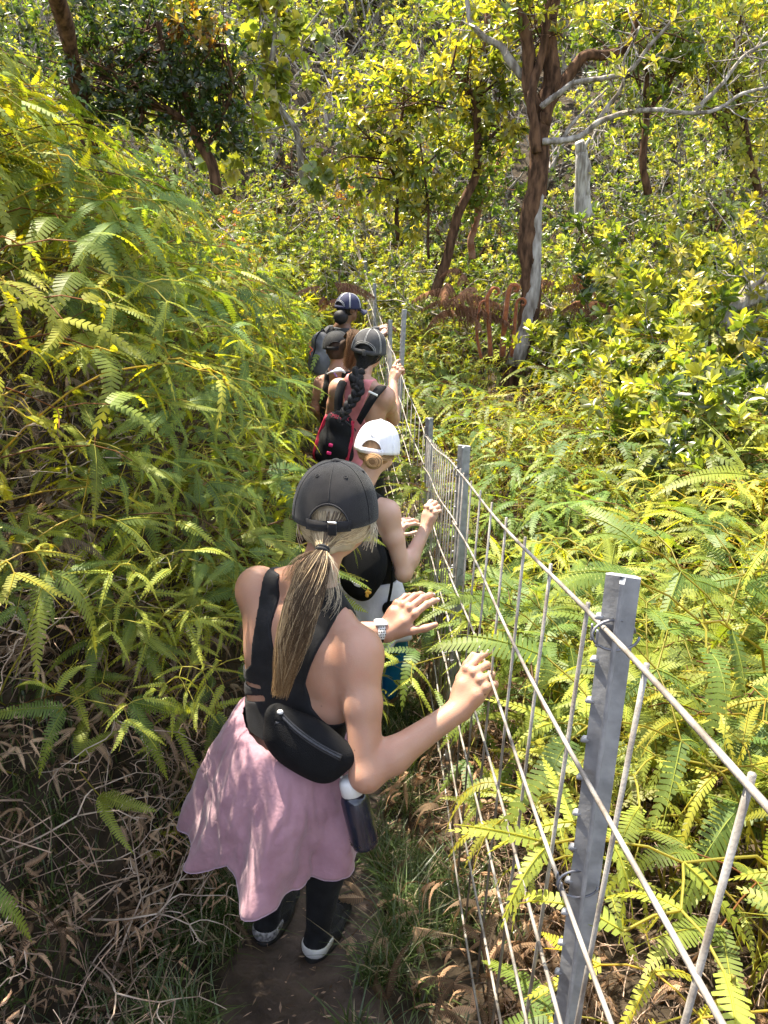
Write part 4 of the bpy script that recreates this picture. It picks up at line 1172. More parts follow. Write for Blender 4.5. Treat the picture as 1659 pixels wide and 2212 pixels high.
# backpack
def pack(c, r, n, u, w_, h_, d_, mat, label, name='backpack', red=None, h=.008):
    """c centre of the pack; r right, n outwards (towards the camera), u up"""
    pk = empty(name, tuple(c)); tag(pk, label, 'backpack')
    ax = np.stack([r, n, u]); f = Field()
    f.cone(c - u * h_ * .55 - r * w_ * .35, c + u * h_ * .45 - r * w_ * .18, d_, d_ * .85, .04); f.cone(c - u * h_ * .55 + r * w_ * .35, c + u * h_ * .45 + r * w_ * .18, d_, d_ * .85, .04)
    f.cone(c - u * h_ * .6 , c + u * h_ * .62, d_ * 1.1, d_ * .62, .05); f.ell(c + n * d_ * .6 - u * h_ * .32, A(w_ * .62, d_ * .8, h_ * .45), ax, .03)
    lo, hi = f.bounds(); F, lo = f.grid(lo, hi, h); P = (coords(F, lo, h) - c) @ ax.T
    F = F + .004 * np.sin(P[..., 2] * 50 + P[..., 0] * 20)
    V, Q = surface(F.astype(np.float32), lo, h, 2)
    return pk, ax, f, obj('bag_body', V, Q, mat, pk)
def onfield(f, o, n, d=.25):
    for _ in range(40): d = max(d - f.at((o + n * d)[None])[0] * .9, -.01)
    return o + n * d
redm = pmat('crimson_nylon', (.42, .012, .045), rough=.6, noise=.15, nscale=30, bump=.2, bscale=300)
magm = pmat('magenta_webbing', (.70, .02, .16), rough=.6, noise=.1)
refl = pmat('pale_reflective_tape', (.62, .62, .60), rough=.35, noise=.05)
up3 = unit(A(.22, .12, 1)); n3 = unit(A(-.16, -.95, .15)); n3 = unit(n3 - up3 * np.dot(n3, up3)); r3 = np.cross(up3, n3) * -1
r3 = r3 * np.sign(r3[0])
pc = at(727, 945, 4.60)
pk3, axp3, fp3, bb3 = pack(pc, r3, n3, up3, .145, .19, .075, bagm, 'black backpack with crimson side panels on the hiker with the braid', h=.007)
for sx in (-1, 1):
    m = MB()
    P = np.array([onfield(fp3, pc + r3 * (sx * (.100 - .035 * max(0, t_))) + up3 * t_ * .2, n3) for t_ in np.linspace(-.85, .62, 18)])
    for o in np.linspace(-.010, .010, 4): m.tube(P + r3 * o + n3 * (.001), .0045, 4)
    m.obj('side_panel', redm, pk3)
P = np.array([onfield(fp3, pc + r3 * x + up3 * (.13 - .9 * x * x * 6), n3) for x in np.linspace(-.11, .11, 22)]); m = MB(); m.tube(P, .004, 5); m.obj('zip', zipm, pk3)
for z_ in (-.035, -.085):
    m = MB(); q = onfield(fp3, pc - r3 * .005 + up3 * z_, n3); m.box(q + n3 * .004, axp3, (.013, .006, .010), bev=.003); m.obj('buckle_loop', magm, pk3)
# wordmark in red on the top flap (same letters as read on the pack)
tcu = bpy.data.curves.new('wordmark', 'FONT'); tcu.body = 'CAMELBAK'; tcu.size = .030; tcu.align_x = 'CENTER'; tcu.extrude = .001
to = bpy.data.objects.new('wordmark', tcu); COL.objects.link(to)
dg = bpy.context.evaluated_depsgraph_get(); tme = bpy.data.meshes.new_from_object(to.evaluated_get(dg)); bpy.data.objects.remove(to)
co = np.zeros(len(tme.vertices) * 3); tme.vertices.foreach_get('co', co); co = co.reshape(-1, 3)
W_ = []
for x, y, z in co:
    o = pc + r3 * (x - .012) + up3 * (y + .125); W_.append(onfield(fp3, o, n3) + n3 * (.003 + z))
tme.vertices.foreach_set('co', (np.array(W_) - pc).astype(np.float32).ravel()); tme.materials.append(redm); tme.update()
link('lettering', tme, pk3)
def strap_ribbon(parent, pts, w_, mat, name, up=A(0, -.4, 1), th=.006):
    P = bez(pts, 26); T = np.gradient(P, axis=0); T /= np.linalg.norm(T, axis=1, keepdims=True)
    s = np.cross(T, up); s /= np.linalg.norm(s, axis=1, keepdims=True); n = np.cross(s, T)
    Vs = np.concatenate([P + s * a * w_ + n * b * th for a, b in ((-1, -1), (1, -1), (1, 1), (-1, 1))])
    Q = [(q * 26 + i, q * 26 + i + 1, ((q + 1) % 4) * 26 + i + 1, ((q + 1) % 4) * 26 + i) for q in range(4) for i in range(25)]
    return obj(name, Vs, np.array(Q), mat, parent, smooth=False)
strap_ribbon(pk3, [at(775, 912, 4.56), at(788, 888, 4.55), at(806, 858, 4.56), at(824, 836, 4.64), at(826, 838, 4.80)], .026, bagm, 'shoulder_strap')
strap_ribbon(pk3, [at(734, 915, 4.60), at(731, 885, 4.66), at(733, 850, 4.70), at(742, 824, 4.80), at(750, 830, 4.95)], .026, bagm, 'shoulder_strap')
m = MB(); q = at(806, 850, 4.535); m.box(q, np.stack([unit(A(.9, .05, -.45)), n3, unit(A(.4, .2, .9))]), (.030, .004, .006), bev=.002); m.obj('reflective_strip', refl, pk3)

# ---------------------------------------------------------------- fourth hiker: black cap, brown ponytail
skin4 = skin_mat('skin_light_brown', (.38, .21, .15), (.45, .26, .19))
H4 = {'c': at(728, 752, 5.72)}; H4['ax'] = np.stack(frame(A(-.05, .05, 1), A(.05, 1, -.1)))
J4 = {'Rs': at(772, 826, 5.62), 'Ls': at(697, 826, 5.78), 'waist': at(732, 920, 5.70), 'pelvis': at(734, 960, 5.70)}
p4, b4, f4, J4, sh4 = hiker('person in plain black cap with brown ponytail, mostly hidden behind the braided hiker', J4, H4,
    [(J4['Ls'], at(682, 880, 5.78), at(695, 905, 5.95), 1, A(.4, .8, -.1), A(-.6, 0, .8), EASY, None), (J4['Rs'], at(790, 878, 5.8), at(800, 850, 5.98), -1, A(.3, .6, .5), A(-.4, -.6, .6), GRIP, THU)], skin4, 5.75, ts=1.05, bulk=1.1)
ax4, mid4 = J4['ax'], J4['mid']; f4t = Field(); torso(f4t, dict(J4), 1.05)
def reg4(P):
    l = (P - mid4) @ ax4.T; x, z = l[..., 0], l[..., 2]
    return inpoly(x, z, [(-.11, .10), (-.06, .10), (-.05, -.0), (.05, -.0), (.06, .10), (.11, .10), (.10, -.05), (.12, -.14), (.2, -.17), (.2, -.5), (-.2, -.5), (-.2, -.17), (-.12, -.14), (-.10, -.05)])
cloth(f4t, mid4 - .50, mid4 + .32, reg4, .007, .007, 'tank_top', blk, b4)
lower(b4, f4, J4, sh4, blk, .02, 'leggings')
make_cap(b4, H4['c'] + H4['ax'][2] * .004, H4['ax'], blk, 1.03, r=(.103, .118, .118), open_w=.55, open_h=.05)
h4 = scalp(b4, H4, (.05, .03, .02), 1.02, at(752, 735, 5.6), .07)
m = MB()
strands(m, [at(745, 728, 5.62), at(762, 722, 5.56), at(764, 745, 5.52), at(757, 775, 5.52), at(750, 800, 5.54)], .01, .03, 420, lambda t, a, q, r: (A(.10, .055, .03) * r.uniform(.4, 1.6))[None] + np.clip(np.asarray(t)[:, None] - .2, 0, 1) * A(.10, .05, .02), thick=.0018, seg=14, spread_fn=lambda t: .012 + .04 * np.sin(np.clip(t * 1.2, 0, 1) * 2.2), tipjit=.35, wob=.012)
m.obj('ponytail', dark_hair, h4)
lil = pmat('lilac_elastic', (.36, .20, .55), rough=.7, noise=.1)
m = MB(); m.tube(bez([at(715, 800, 5.6), at(722, 806, 5.57), at(728, 815, 5.57)], 8), .006, 5); m.obj('bra_strap', lil, b4)
grey_st = pmat('grey_white_fabric', (.55, .56, .62), rough=.85, noise=.1, nscale=30)
m = MB(); cc = at(728, 800, 5.45)
towel = strap_ribbon(b4, [at(711, 806, 5.56), at(722, 801, 5.50), at(735, 799, 5.50), at(744, 803, 5.52)], .020, grey_st, 'scarf')

# ---------------------------------------------------------------- leading hiker: navy cap, grey shirt
skin5 = skin_mat('skin_deep_brown', (.16, .080, .050), (.21, .11, .07))
navyc = pmat('navy_cotton', (.018, .020, .055), rough=.85, noise=.2, nscale=20, bump=.2, bscale=300)
shirt5 = pmat('charcoal_jersey', (.055, .055, .06), rough=.9, noise=.15, nscale=12, bump=.3, bscale=40)
H5 = {'c': at(752, 664, 7.0)}; H5['ax'] = np.stack(frame(A(.08, .05, 1), A(.80, .75, -.12)))
J5 = {'Rs': at(773, 733, 6.92), 'Ls': at(713, 722, 7.12), 'waist': at(740, 815, 7.0), 'pelvis': at(742, 850, 7.0)}
p5, b5, f5, J5, sh5 = hiker('leading person in navy cap and charcoal shirt, both hands on the fence', J5, H5,
    [(J5['Rs'], at(803, 762, 6.98), at(822, 727, 7.02), -1, A(.6, .3, .55), A(-.5, -.7, .4), GRIP, THU), (J5['Ls'], at(765, 745, 7.30), at(816, 712, 7.24), 1, A(.8, -.1, .35), A(-.2, -.3, .9), EASY, None)], skin5, 7.0, ts=1.12, bulk=1.15, female=False)
ax5, mid5 = J5['ax'], J5['mid']
f5t = Field(); torso(f5t, dict(J5), 1.12, False); arm(f5t, J5['Rs'], at(803, 762, 6.98), at(822, 727, 7.02), 1, 1.15); arm(f5t, J5['Ls'], at(765, 745, 7.30), at(816, 712, 7.24), 1, 1.15)
eR, eL = at(803, 762, 6.98), at(765, 745, 7.30)
def reg5(P):
    l = (P - mid5) @ ax5.T; z = l[..., 2]
    body = np.maximum(z - (.085 - 0 * z), -.62 - z)
    neck = .072 - np.linalg.norm(P - (J5['C7'] + ax5[2] * .05 + ax5[1] * .03), axis=-1)
    sl = np.minimum(seg_d(P, J5['Rs'], J5['Rs'] + (eR - J5['Rs']) * .7), seg_d(P, J5['Ls'], J5['Ls'] + (eL - J5['Ls']) * .7)) - .085
    tor = np.maximum(np.abs(l[..., 0]) - .19, -1)
    return np.maximum(np.maximum(body, neck), np.minimum(tor, sl))
cloth(f5t, mid5 - .60, mid5 + .40, reg5, .012, .008, 'shirt', shirt5, b5)
lower(b5, f5, J5, sh5, blk, .06, 'trousers', t=.02)
make_cap(b5, H5['c'] - H5['ax'][2] * .006, H5['ax'], navyc, 1.05, r=(.103, .118, .122), open_w=.55, open_h=.05, stitch=refl, seam_white=True, brim_len=.085)
h5 = scalp(b5, H5, (.010, .008, .008), 1.03, None, .085)
Vb, Qb = ellip(at(736, 685, 6.9), np.eye(3), A(.065, .06, .062), 18, 12); n = fbm(Vb[:, 0] * 60, Vb[:, 2] * 60, 3)[:, None]
obj('bun', Vb + unit(A(1, 1, 1)) * 0 + (n - .5) * .02, Qb, dark_hair, h5, col=A(.02, .017, .017) * (.5 + n))
u5 = unit(A(.05, .1, 1)); n5 = unit(A(-.72, -.68, .1)); n5 = unit(n5 - u5 * np.dot(n5, u5)); r5 = np.cross(n5, u5); r5 *= np.sign(r5[0])
pc5 = at(692, 762, 6.92)
greyn = pmat('grey_nylon', (.06, .06, .066), rough=.6, col2=(.15, .15, .16), nscale=9, bump=.3, bscale=120)
pk5, axp5, fp5, _ = pack(pc5, r5, n5, u5, .13, .22, .075, greyn, 'grey and black backpack with orange cord on the leading hiker', h=.009)
strap_ribbon(pk5, [pc5 + u5 * .2, at(705, 722, 6.95), at(722, 708, 7.0), at(735, 722, 7.1)], .028, bagm, 'shoulder_strap')
orng = pmat('orange_cord', (.7, .12, .05), rough=.6, noise=.1)
m = MB(); q = onfield(fp5, pc5 + u5 * .02 - r5 * .02, n5); m.tube(bez([q + A(-.02, -.01, .04), q + A(.01, -.02, .01), q + A(-.015, -.02, -.02), q + A(.01, -.015, -.06)], 16), .006, 5); m.obj('cord', orng, pk5)
P = np.array([onfield(fp5, pc5 + r5 * .02 + u5 * z, n5) for z in np.linspace(-.2, .2, 14)]); m = MB(); m.tube(P, .006, 5); m.obj('compression_strap', bagm, pk5)
# ================================================================== plants
fern_m = leaf_mat('fern_green', .50, (1.68, 1.45, .32), .02, .5)
dead_m = leaf_mat('dead_fern_brown', .25, (1.3, 1.0, .7), .0)
leaf_m = leaf_mat('glossy_leaf', .55, (1.55, 1.5, .45), .05, .35)
grass_m = leaf_mat('grass_blade', .35, (1.4, 1.3, .5), .04, .4)
bark_d = pmat('dark_mossy_bark', (.035, .018, .010), rough=.95, col2=(.15, .080, .045), nscale=22, bump=1.0, bscale=45, spec=.2, detail=8, stretch=(1, 1, .28))
bark_p = pmat('pale_bark', (.13, .105, .085), rough=.9, col2=(.42, .38, .34), nscale=20, bump=1.0, bscale=60, spec=.2, detail=8, stretch=(1, 1, .25))
twig_m = pmat('dry_twig', (.30, .21, .15), rough=.9, col2=(.58, .47, .38), nscale=10, bump=.3, bscale=120, spec=.2)

def pinna(o, d, s, L, W, n, droop, fold, col, tip, curl=0.0, rng=RNG):
    """one comb-like leaflet: n pairs of teeth along a drooping midrib"""
    d = unit(d); s = unit(s - d * np.dot(s, d)); up = np.cross(s, d)
    if up[2] < 0: up = -up
    def mid(t):
        t = np.asarray(t)[:, None]
        return o + d * L * t * (1 - .18 * droop * t) + A(0, 0, -1) * droop * L * .75 * t ** 2 + s * curl * L * t ** 2
    i = np.arange(n); t0 = (i + .01) / n; t1 = (i + .93) / n; tm = (i + .5) / n
    prof = W * (.62 + .38 * np.minimum(1, tm / .16)) * np.maximum(1 - tm ** 2.1, .02) ** .85
    prof = prof * (1 + .10 * rng.standard_normal(n))
    a, b = mid(t0), mid(t1)
    e = (b - a); V = []
    for sg in (-1, 1):
        off = s * sg * prof[:, None] - up * (fold * prof)[:, None] + e * .55
        V.append(np.stack([a, b, b + off - e * .20, a + off + e * .16], 1))
    V = np.concatenate(V).reshape(-1, 3); Q = np.arange(len(V)).reshape(-1, 4)
    w = np.repeat(np.concatenate([tm, tm]) ** 2, 4)[:, None]
    C = np.asarray(col) * (1 - w) + np.asarray(tip) * w
    C = C.copy(); C[0::4] *= 1.25; C[1::4] *= 1.25
    return V, Q, C

def fern_variant(seed, npairs, dead=False, far=False, lush=1.0, young=False):
    """returns (stem arrays, leaf arrays); grows from the origin, leans to local +x"""
    r = np.random.default_rng(seed); st = MB(); lf = MB()
    H = r.uniform(.34, .68); lean = r.uniform(.25, .85)
    P = bez([A(0, 0, -.08), A(.10 * H, r.normal(0, .03), .42 * H), A(lean * .6 * H, r.normal(0, .05), .80 * H), A(lean * H, r.normal(0, .06), .88 * H)], 9)
    g = A(.100, .158, .034) * r.uniform(.65, 1.2); tip = A(.21, .25, .04)
    if r.random() < .35: g = A(.18, .21, .028) * r.uniform(.9, 1.2)
    sc = A(.24, .22, .03) if r.random() < .6 else A(.14, .075, .03)
    if young: g = A(.235, .285, .045) * r.uniform(.8, 1.2); tip = A(.35, .36, .05); sc = A(.30, .28, .05); H *= 1.15
    if dead:
        g = A(.185, .128, .085) * r.uniform(.5, 1.6); tip = g * 1.3; sc = A(.10, .06, .035)
        if r.random() < .3: g = A(.31, .235, .165); tip = g
    st.tube(P, np.linspace(.0030, .0019, 9), 3 if far else 4, col=sc, cap=False)
    D = unit(P[-1] - P[-3])
    def fork(o, D, depth, Lp):
        hz = unit(np.cross(D, A(0, 0, 1)) + r.normal(0, .15, 3))
        if depth == 0 or r.random() < .12:
            for sg in (-1, 1):
                an = r.uniform(.30, .75) * sg; d2 = unit(D * math.cos(an) + hz * math.sin(an) + A(0, 0, r.uniform(-.1, .25)))
                leaf(o, d2, Lp * r.uniform(.8, 1.15), hz)
            if r.random() < .5:    # the resting bud: a short curled tip
                t = np.linspace(0, 4.2, 8); rr = .012 * (1 - t / 5.5)
                st.tube(o + np.outer(np.linspace(0, .03, 8), D) + np.outer(np.cos(t) * rr, unit(D)) + np.outer(np.sin(t) * rr, A(0, 0, 1)), .0022, 3, col=A(.30, .28, .05) if not dead else sc, cap=False)
            return
        for sg in (-1, 1):
            an = r.uniform(.5, .95) * sg; d2 = unit(D * math.cos(an) + hz * math.sin(an) + A(0, 0, r.uniform(-.15, .15)))
            L2 = Lp * r.uniform(.35, .7); e = o + d2 * L2 - A(0, 0, .03 * L2)
            st.tube(np.array([o, (o + e) / 2 + A(0, 0, .008), e]), .0017, 3, col=sc * 1.15, cap=False)
            if r.random() < .7:
                bd = unit(-D * .35 + hz * sg * r.uniform(.7, 1.1) + A(0, 0, r.uniform(-.35, 0)))
                leaf(o, bd, Lp * r.uniform(.5, .9), hz)
            fork(e, d2, depth - 1, Lp * r.uniform(.85, 1.05))
    def leaf(o, d, L, hz):
        s = np.cross(d, A(0, 0, 1)); s = unit(s + r.normal(0, .25, 3))
        n = max(5, int(npairs * min(1.2, L / .20)))
        if r.random() < .12: return
        dr = r.uniform(.1, 1.15) if not dead else r.uniform(.6, 1.6)
        V, Q, C = pinna(o, d, s, L, L * (r.uniform(.075, .115) if young else r.uniform(.095, .135)) * (1 if not dead else .75), n, dr, r.uniform(-.1, .35) if not dead else r.uniform(.5, 1.3), g * r.uniform(.8, 1.2), tip, r.uniform(-.25, .25), r)
        lf.add(V, Q, None, C)
        if not far: st.tube(o + np.outer(np.linspace(0, .95, 5), d) * L * (1 - .18 * dr * np.linspace(0, .95, 5)[:, None]) + np.outer(dr * L * .75 * np.linspace(0, .95, 5) ** 2, A(0, 0, -1)) + A(0, 0, .0012), np.linspace(.0014, .0006, 5), 3, col=tip * 1.25, cap=False)
    fork(P[-1], D, (1 if r.random() < .75 else 2) if not young else 2 if r.random() < .6 else 1, (r.uniform(.17, .27) if not young else r.uniform(.10, .165)) * lush)
    if r.random() < .5:
        k = 5; fork(P[k], unit(P[k + 1] - P[k] + r.normal(0, .5, 3)), 0, .18)
    return st.arrays(), lf.arrays()

def merge(items):
    m = MB()
    for V, F, C in items:
        Qs = F[0] if F and F[0].shape[1] == 4 else None
        m.add(V, Qs, None, C)
    return m

class Scatter:
    """numpy instancing into one mesh (for what nobody could count)"""
    def __init__(s): s.V = []; s.Q = []; s.C = []; s.n = 0
    def put(s, V, Q, C, loc, rz, sc, tint=(1, 1, 1), tx=0.0, ty=0.0, chk=False):
        c, n = math.cos(rz), math.sin(rz); R = np.array([[c, n, 0], [-n, c, 0], [0, 0, 1]])
        if tx or ty:
            T = np.array([[math.cos(ty), 0, -math.sin(ty)], [0, 1, 0], [math.sin(ty), 0, math.cos(ty)]]); R = T @ R
        Wv = V @ R * sc + loc
        if chk and covers(Wv): return
        s.V.append(Wv.astype(np.float32)); s.Q.append(Q + s.n); s.C.append((C * np.asarray(tint)).astype(np.float32)); s.n += len(V)
    def obj(s, name, mat, kind='stuff', label=None, smooth=False):
        o = link(name, mk_mesh(name, np.concatenate(s.V), np.concatenate(s.Q), mat, smooth, np.concatenate(s.C)))
        if kind: tag(o, label, None, None, kind)
        return o

def both(v):
    (sv, sf, scol), (lv, lf_, lc) = v
    return np.concatenate([sv, lv]), np.concatenate([sf[0], lf_[0] + len(sv)]), np.concatenate([scol, lc])

NEAR = [fern_variant(100 + i, 26, young=i % 2 == 1) for i in range(18)]
MID = [fern_variant(200 + i, 16, far=True, young=i % 2 == 1) for i in range(14)]
FAR = [fern_variant(300 + i, 9, far=True, young=i % 2 == 1) for i in range(12)]
DEADV = [fern_variant(400 + i, 20, dead=True) for i in range(12)]
MIDb, FARb, NEARb, DEADb = [both(v) for v in MID], [both(v) for v in FAR], [both(v) for v in NEAR], [both(v) for v in DEADV]
near_me = [(mk_mesh('fern_stem', sv, sf, fern_m, True, sc_), mk_mesh('fern_leaves', lv, lf_, fern_m, False, lc)) for (sv, sf, sc_), (lv, lf_, lc) in NEAR]

def grad(x, y, e=.06):
    return (gz(x + e, y) - gz(x - e, y)) / (2 * e), (gz(x, y + e) - gz(x, y - e)) / (2 * e)
def in_view(x, y, z, m=.12):
    d = A(x, y, z) - CAM; f = d[1] * CP - d[2] * SP
    if f < .2: return False
    u = d[0] / f; v = (d[1] * SP + d[2] * CP) / f
    return abs(u) < .4964 + m and abs(v) < .662 + m
BODY_PTS = [A(-.22, 1.68, .3), A(-.2, 1.7, .7), A(-.12, 1.8, .95), A(-.05, 3.4, .2), A(-.04, 3.4, .6), A(-.15, 4.8, .2), A(-.15, 4.85, .7), A(-.3, 5.7, .4), A(-.35, 7, .5), at(727, 930, 4.6), at(700, 900, 4.8), at(710, 830, 5.7), at(690, 765, 6.9), at(735, 760, 6.9), at(640, 1700, 1.5), at(470, 1750, 1.55), at(590, 1420, 1.7), at(680, 1900, 1.6), at(560, 1960, 1.75), at(690, 2020, 1.68), at(790, 1800, 1.5), at(800, 1300, 3.3), at(900, 1500, 1.6), at(1035, 1470, 1.64), at(880, 1320, 2.0), at(870, 1200, 3.2)]
def hides(x, y, z, r=.10):
    """true when a plant here would stand in a hiker's body or right before the lens"""
    p = A(x, y, z)
    if np.linalg.norm(p - CAM) < 1.0: return True
    d = p - CAM
    for b in BODY_PTS:
        if np.linalg.norm((p - b)[:2]) < .26: return True
        e = b - CAM; t = np.dot(d, e) / np.dot(e, e)
        if 0 < t < 1 and np.linalg.norm(d - e * t) < r * t + .06: return True
    return False

# keep the view of the hikers about as open as it was on the day
FIG = [(1.65, .04, [(725, 1070, 105), (690, 1220, 90), (670, 1380, 160), (640, 1560, 130), (590, 1760, 200), (800, 1600, 90), (920, 1590, 70), (1030, 1480, 75), (880, 1330, 65), (690, 1990, 90), (570, 1980, 70), (780, 1760, 55)]),
       (3.3, .10, [(815, 960, 55), (830, 1100, 60), (890, 1180, 70), (935, 1090, 38), (810, 1260, 80)]),
       (4.75, .14, [(795, 760, 50), (780, 870, 85), (735, 940, 70), (850, 830, 40)]), (5.6, .14, [(728, 745, 45), (735, 830, 60)]), (6.9, .10, [(752, 660, 40), (745, 740, 50), (690, 765, 35)])]
def covers(P):
    P = P[::max(1, len(P) // 160)]; d = P - CAM; f = d[:, 1] * CP - d[:, 2] * SP; f = np.maximum(f, .05)
    X = 829.5 + 1671 * d[:, 0] / f; Yp = 1106 - 1671 * (d[:, 1] * SP + d[:, 2] * CP) / f
    for Y_, tol, cs in FIG:
        m = P[:, 1] < Y_
        if not m.any(): continue
        h = np.zeros(len(P), bool)
        for (a, b, r) in cs: h |= (X - a) ** 2 + (Yp - b) ** 2 < r * r
        if (h & m).mean() > tol: return True
    return False
# ---- where ferns stand
def bank_pts(n, y0, y1, x0, x1, seed):
    r = np.random.default_rng(seed); out = []
    while len(out) < n:
        x, y = r.uniform(x0, x1), r.uniform(y0, y1)
        gx, gy = grad(x, y)
        if r.random() > math.sqrt(1 + gx * gx + gy * gy) / 4.0: continue
        out.append((x, y, gx, gy))
    return out
cands = []
for (x, y, gx, gy) in bank_pts(2400, 1.6, 6.4, -3.4, -.4, 1):
    d = trail_x(y) - x - float(interp(y, BY, BD))
    if d < .02: continue
    if d < .20 and RNG.random() < (.84 if y < 4.5 else .7): continue         # the foot of the bank is mostly dead fronds
    if y < 2.5 and x > -1.08 + (y - 1.6) * .62: continue
    if y > 2.3 and fbm(np.array(x * 2.6 + 3), np.array(y * 2.6), 41) < .36 and RNG.random() < .9: continue
    z = gz(x, y)
    if hides(x, y, z + .3): continue
    cands.append((x, y, z, math.atan2(-gy, -gx), 'bank'))
for (x, y, gx, gy) in bank_pts(2700, .45, 8.0, .36, 4.6, 2):
    if x < .50 and RNG.random() < .55: continue
    if y < 2.2 and x < .66: continue
    if y < 1.5 and x < .85 and RNG.random() < .45: continue
    z = gz(x, y)
    if np.linalg.norm(A(x, y, z + .5) - CAM) < .95: continue
    if x < .7 and y < 2.4 and hides(x, y, z + .3, .36): continue
    if x < .85 and y < 5.5 and hides(x, y, z + .4, .20): continue
    if y > 6.9 and .8 < x < 2.2: continue
    cands.append((x, y, z, RNG.uniform(0, 6.28), 'field'))
for (x, y, gx, gy) in bank_pts(260, .9, 4.5, .55, 2.4, 22):
    z = gz(x, y)
    if np.linalg.norm(A(x, y, z + .5) - CAM) < 1.0 or (x < .85 and hides(x, y, z + .4, .20)) or (y < 1.6 and x < .75): continue
    cands.append((x, y, z, RNG.uniform(0, 6.28), 'field'))
def dist(c): return math.hypot(c[0], c[1])
cands.sort(key=dist)
vis = [c for c in cands if in_view(c[0], c[1], c[2] + .4)]
LAB = {'bank': ('yellow-green forked fern arching from the steep bank left of the trail', 'ferns on the steep bank left of the trail'),
       'field': ('yellow-green forked fern growing in the low field behind the wire fence', 'ferns in the field behind the fence')}
pick = [c for c in vis if c[4] == 'bank'][:190] + [c for c in vis if c[4] == 'field'][:150]
picked = set(id(c) for c in pick)
done = 0
for k, c in enumerate(pick):
    x, y, z, az, zone = c
    o = empty('fern', (x, y, z), az + RNG.normal(0, 1.2)); s_ = RNG.uniform(.8, 1.2) * (1.32 if zone == 'field' else (.8 if y < 2.4 else 1.05)); o.scale = (s_, s_, s_ * RNG.uniform(.85, 1.15))
    o.rotation_euler[0] = RNG.normal(0, .12); o.rotation_euler[1] = (.45 if zone == 'bank' else 0) + RNG.normal(0, .12)
    tag(o, LAB[zone][0], 'fern', LAB[zone][1])
    sm, lm = near_me[k % len(near_me)]
    if covers((np.array(Matrix.LocRotScale(o.location, o.rotation_euler, o.scale)) @ np.c_[NEARb[k % len(near_me)][0], np.ones(len(NEARb[k % len(near_me)][0]))].T).T[:, :3]):
        bpy.data.objects.remove(o); continue
    link('stem', sm, o); link('leaves', lm, o)
SB, SF = Scatter(), Scatter()
for c in cands:
    if id(c) in picked: continue
    x, y, z, az, zone = c; dd = dist(c)
    src = NEARb if dd < 2.2 else (MIDb if dd < 4.6 else FARb)
    V, Q, C = src[RNG.integers(len(src))]
    (SB if zone == 'bank' else SF).put(V, Q, C, A(x, y, z), az + RNG.normal(0, 1.2), RNG.uniform(.8, 1.25), np.array([1, 1, 1]) * RNG.uniform(.7, 1.3) * (.72 + .56 * float(fbm(np.array(x * 1.1), np.array(y * 1.1), 51))) * (A(1.2, 1.03, .8) if fbm(np.array(x * .9), np.array(y * .9), 52) + RNG.normal(0, .12) > .5 else A(.92, 1, 1.1)), 1, (.45 if zone == 'bank' else 0) + RNG.normal(0, .12), chk=dd < 8)
for (x, y, gx, gy) in bank_pts(1700, 6.0, 14, -4.2, -.2, 5):                          # further along the bank
    if trail_x(y) - x < float(interp(y, BY, BD)) + .1 : continue
    if y < 8 and hides(x, y, gz(x, y) + .3): continue
    V, Q, C = FARb[RNG.integers(len(FARb))]; SB.put(V, Q, C, A(x, y, gz(x, y)), math.atan2(-gy, -gx) + RNG.normal(0, .8), RNG.uniform(.9, 1.5), A(1, 1, 1) * RNG.uniform(.8, 1.3), 1, .2, chk=True)
for (x, y, gx, gy) in bank_pts(1500, 7.6, 14, -.1, 6.5, 6):
    if RNG.random() < .2 and x > 1.6 or (.7 < x < 2.3 and y < 8.9): continue
    V, Q, C = FARb[RNG.integers(len(FARb))]; SF.put(V, Q, C, A(x, y, gz(x, y)), RNG.uniform(0, 6.28), RNG.uniform(.9, 1.4), A(1, 1, 1) * RNG.uniform(.75, 1.2), 1, RNG.normal(0, .15))
for (x, y, gx, gy) in bank_pts(1300, 7.6, 14.5, -4.5, .4, 25):            # the trail closes in ferns tinted brighter and yellower further on
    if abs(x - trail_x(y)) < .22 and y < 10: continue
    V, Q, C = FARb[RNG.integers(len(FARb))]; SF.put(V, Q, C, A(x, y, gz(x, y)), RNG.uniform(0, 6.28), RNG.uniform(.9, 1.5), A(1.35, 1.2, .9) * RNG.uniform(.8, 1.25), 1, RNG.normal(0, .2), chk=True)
SB.obj('bank_ferns', fern_m, 'stuff', 'dense tangle of ferns blanketing the bank')
SF.obj('field_ferns', fern_m, 'stuff', 'dense low ferns filling the field beyond the fence')

# ---- dead fronds, litter
def low_grass(x, y): return y < 1.75 and fbm(np.array(x * 2.2), np.array(y * 2.2), 21) > .50
SD = Scatter()
for (x, y, gx, gy) in bank_pts(1500, .9, 8.0, -2.2, -.4, 7):
    d = trail_x(y) - x - float(interp(y, BY, BD))
    if d < -.30 or (d > .9 and RNG.random() < .8): continue
    if y < 2.2 and d < .0: continue
    if low_grass(x, y): continue
    if hides(x, y, gz(x, y) + .15, .12): continue
    V, Q, C = DEADb[RNG.integers(len(DEADb))]; low = y < 1.9
    SD.put(V, Q, C, A(x, y, gz(x, y) - (.10 if low else .02)), math.atan2(-gy, -gx) + RNG.normal(0, .9), RNG.uniform(.45, .8) * (.42 if low else .7), A(1, 1, 1) * RNG.uniform(.6, 1.5) * (1 if low else .62), 1, RNG.uniform(.1, 1.0))
for i in range(1200):
    x, y = RNG.uniform(.27, 1.4), RNG.uniform(.4, 4.5)
    if x > .8 and RNG.random() < .6: continue
    V, Q, C = DEADb[RNG.integers(len(DEADb))]
    SD.put(V, Q, C, A(x, y, gz(x, y) - .12), RNG.uniform(0, 6.28), RNG.uniform(.4, .7), A(1.08, 1, .92) * RNG.uniform(.5, 1.7), 1, RNG.uniform(.1, 1.2))
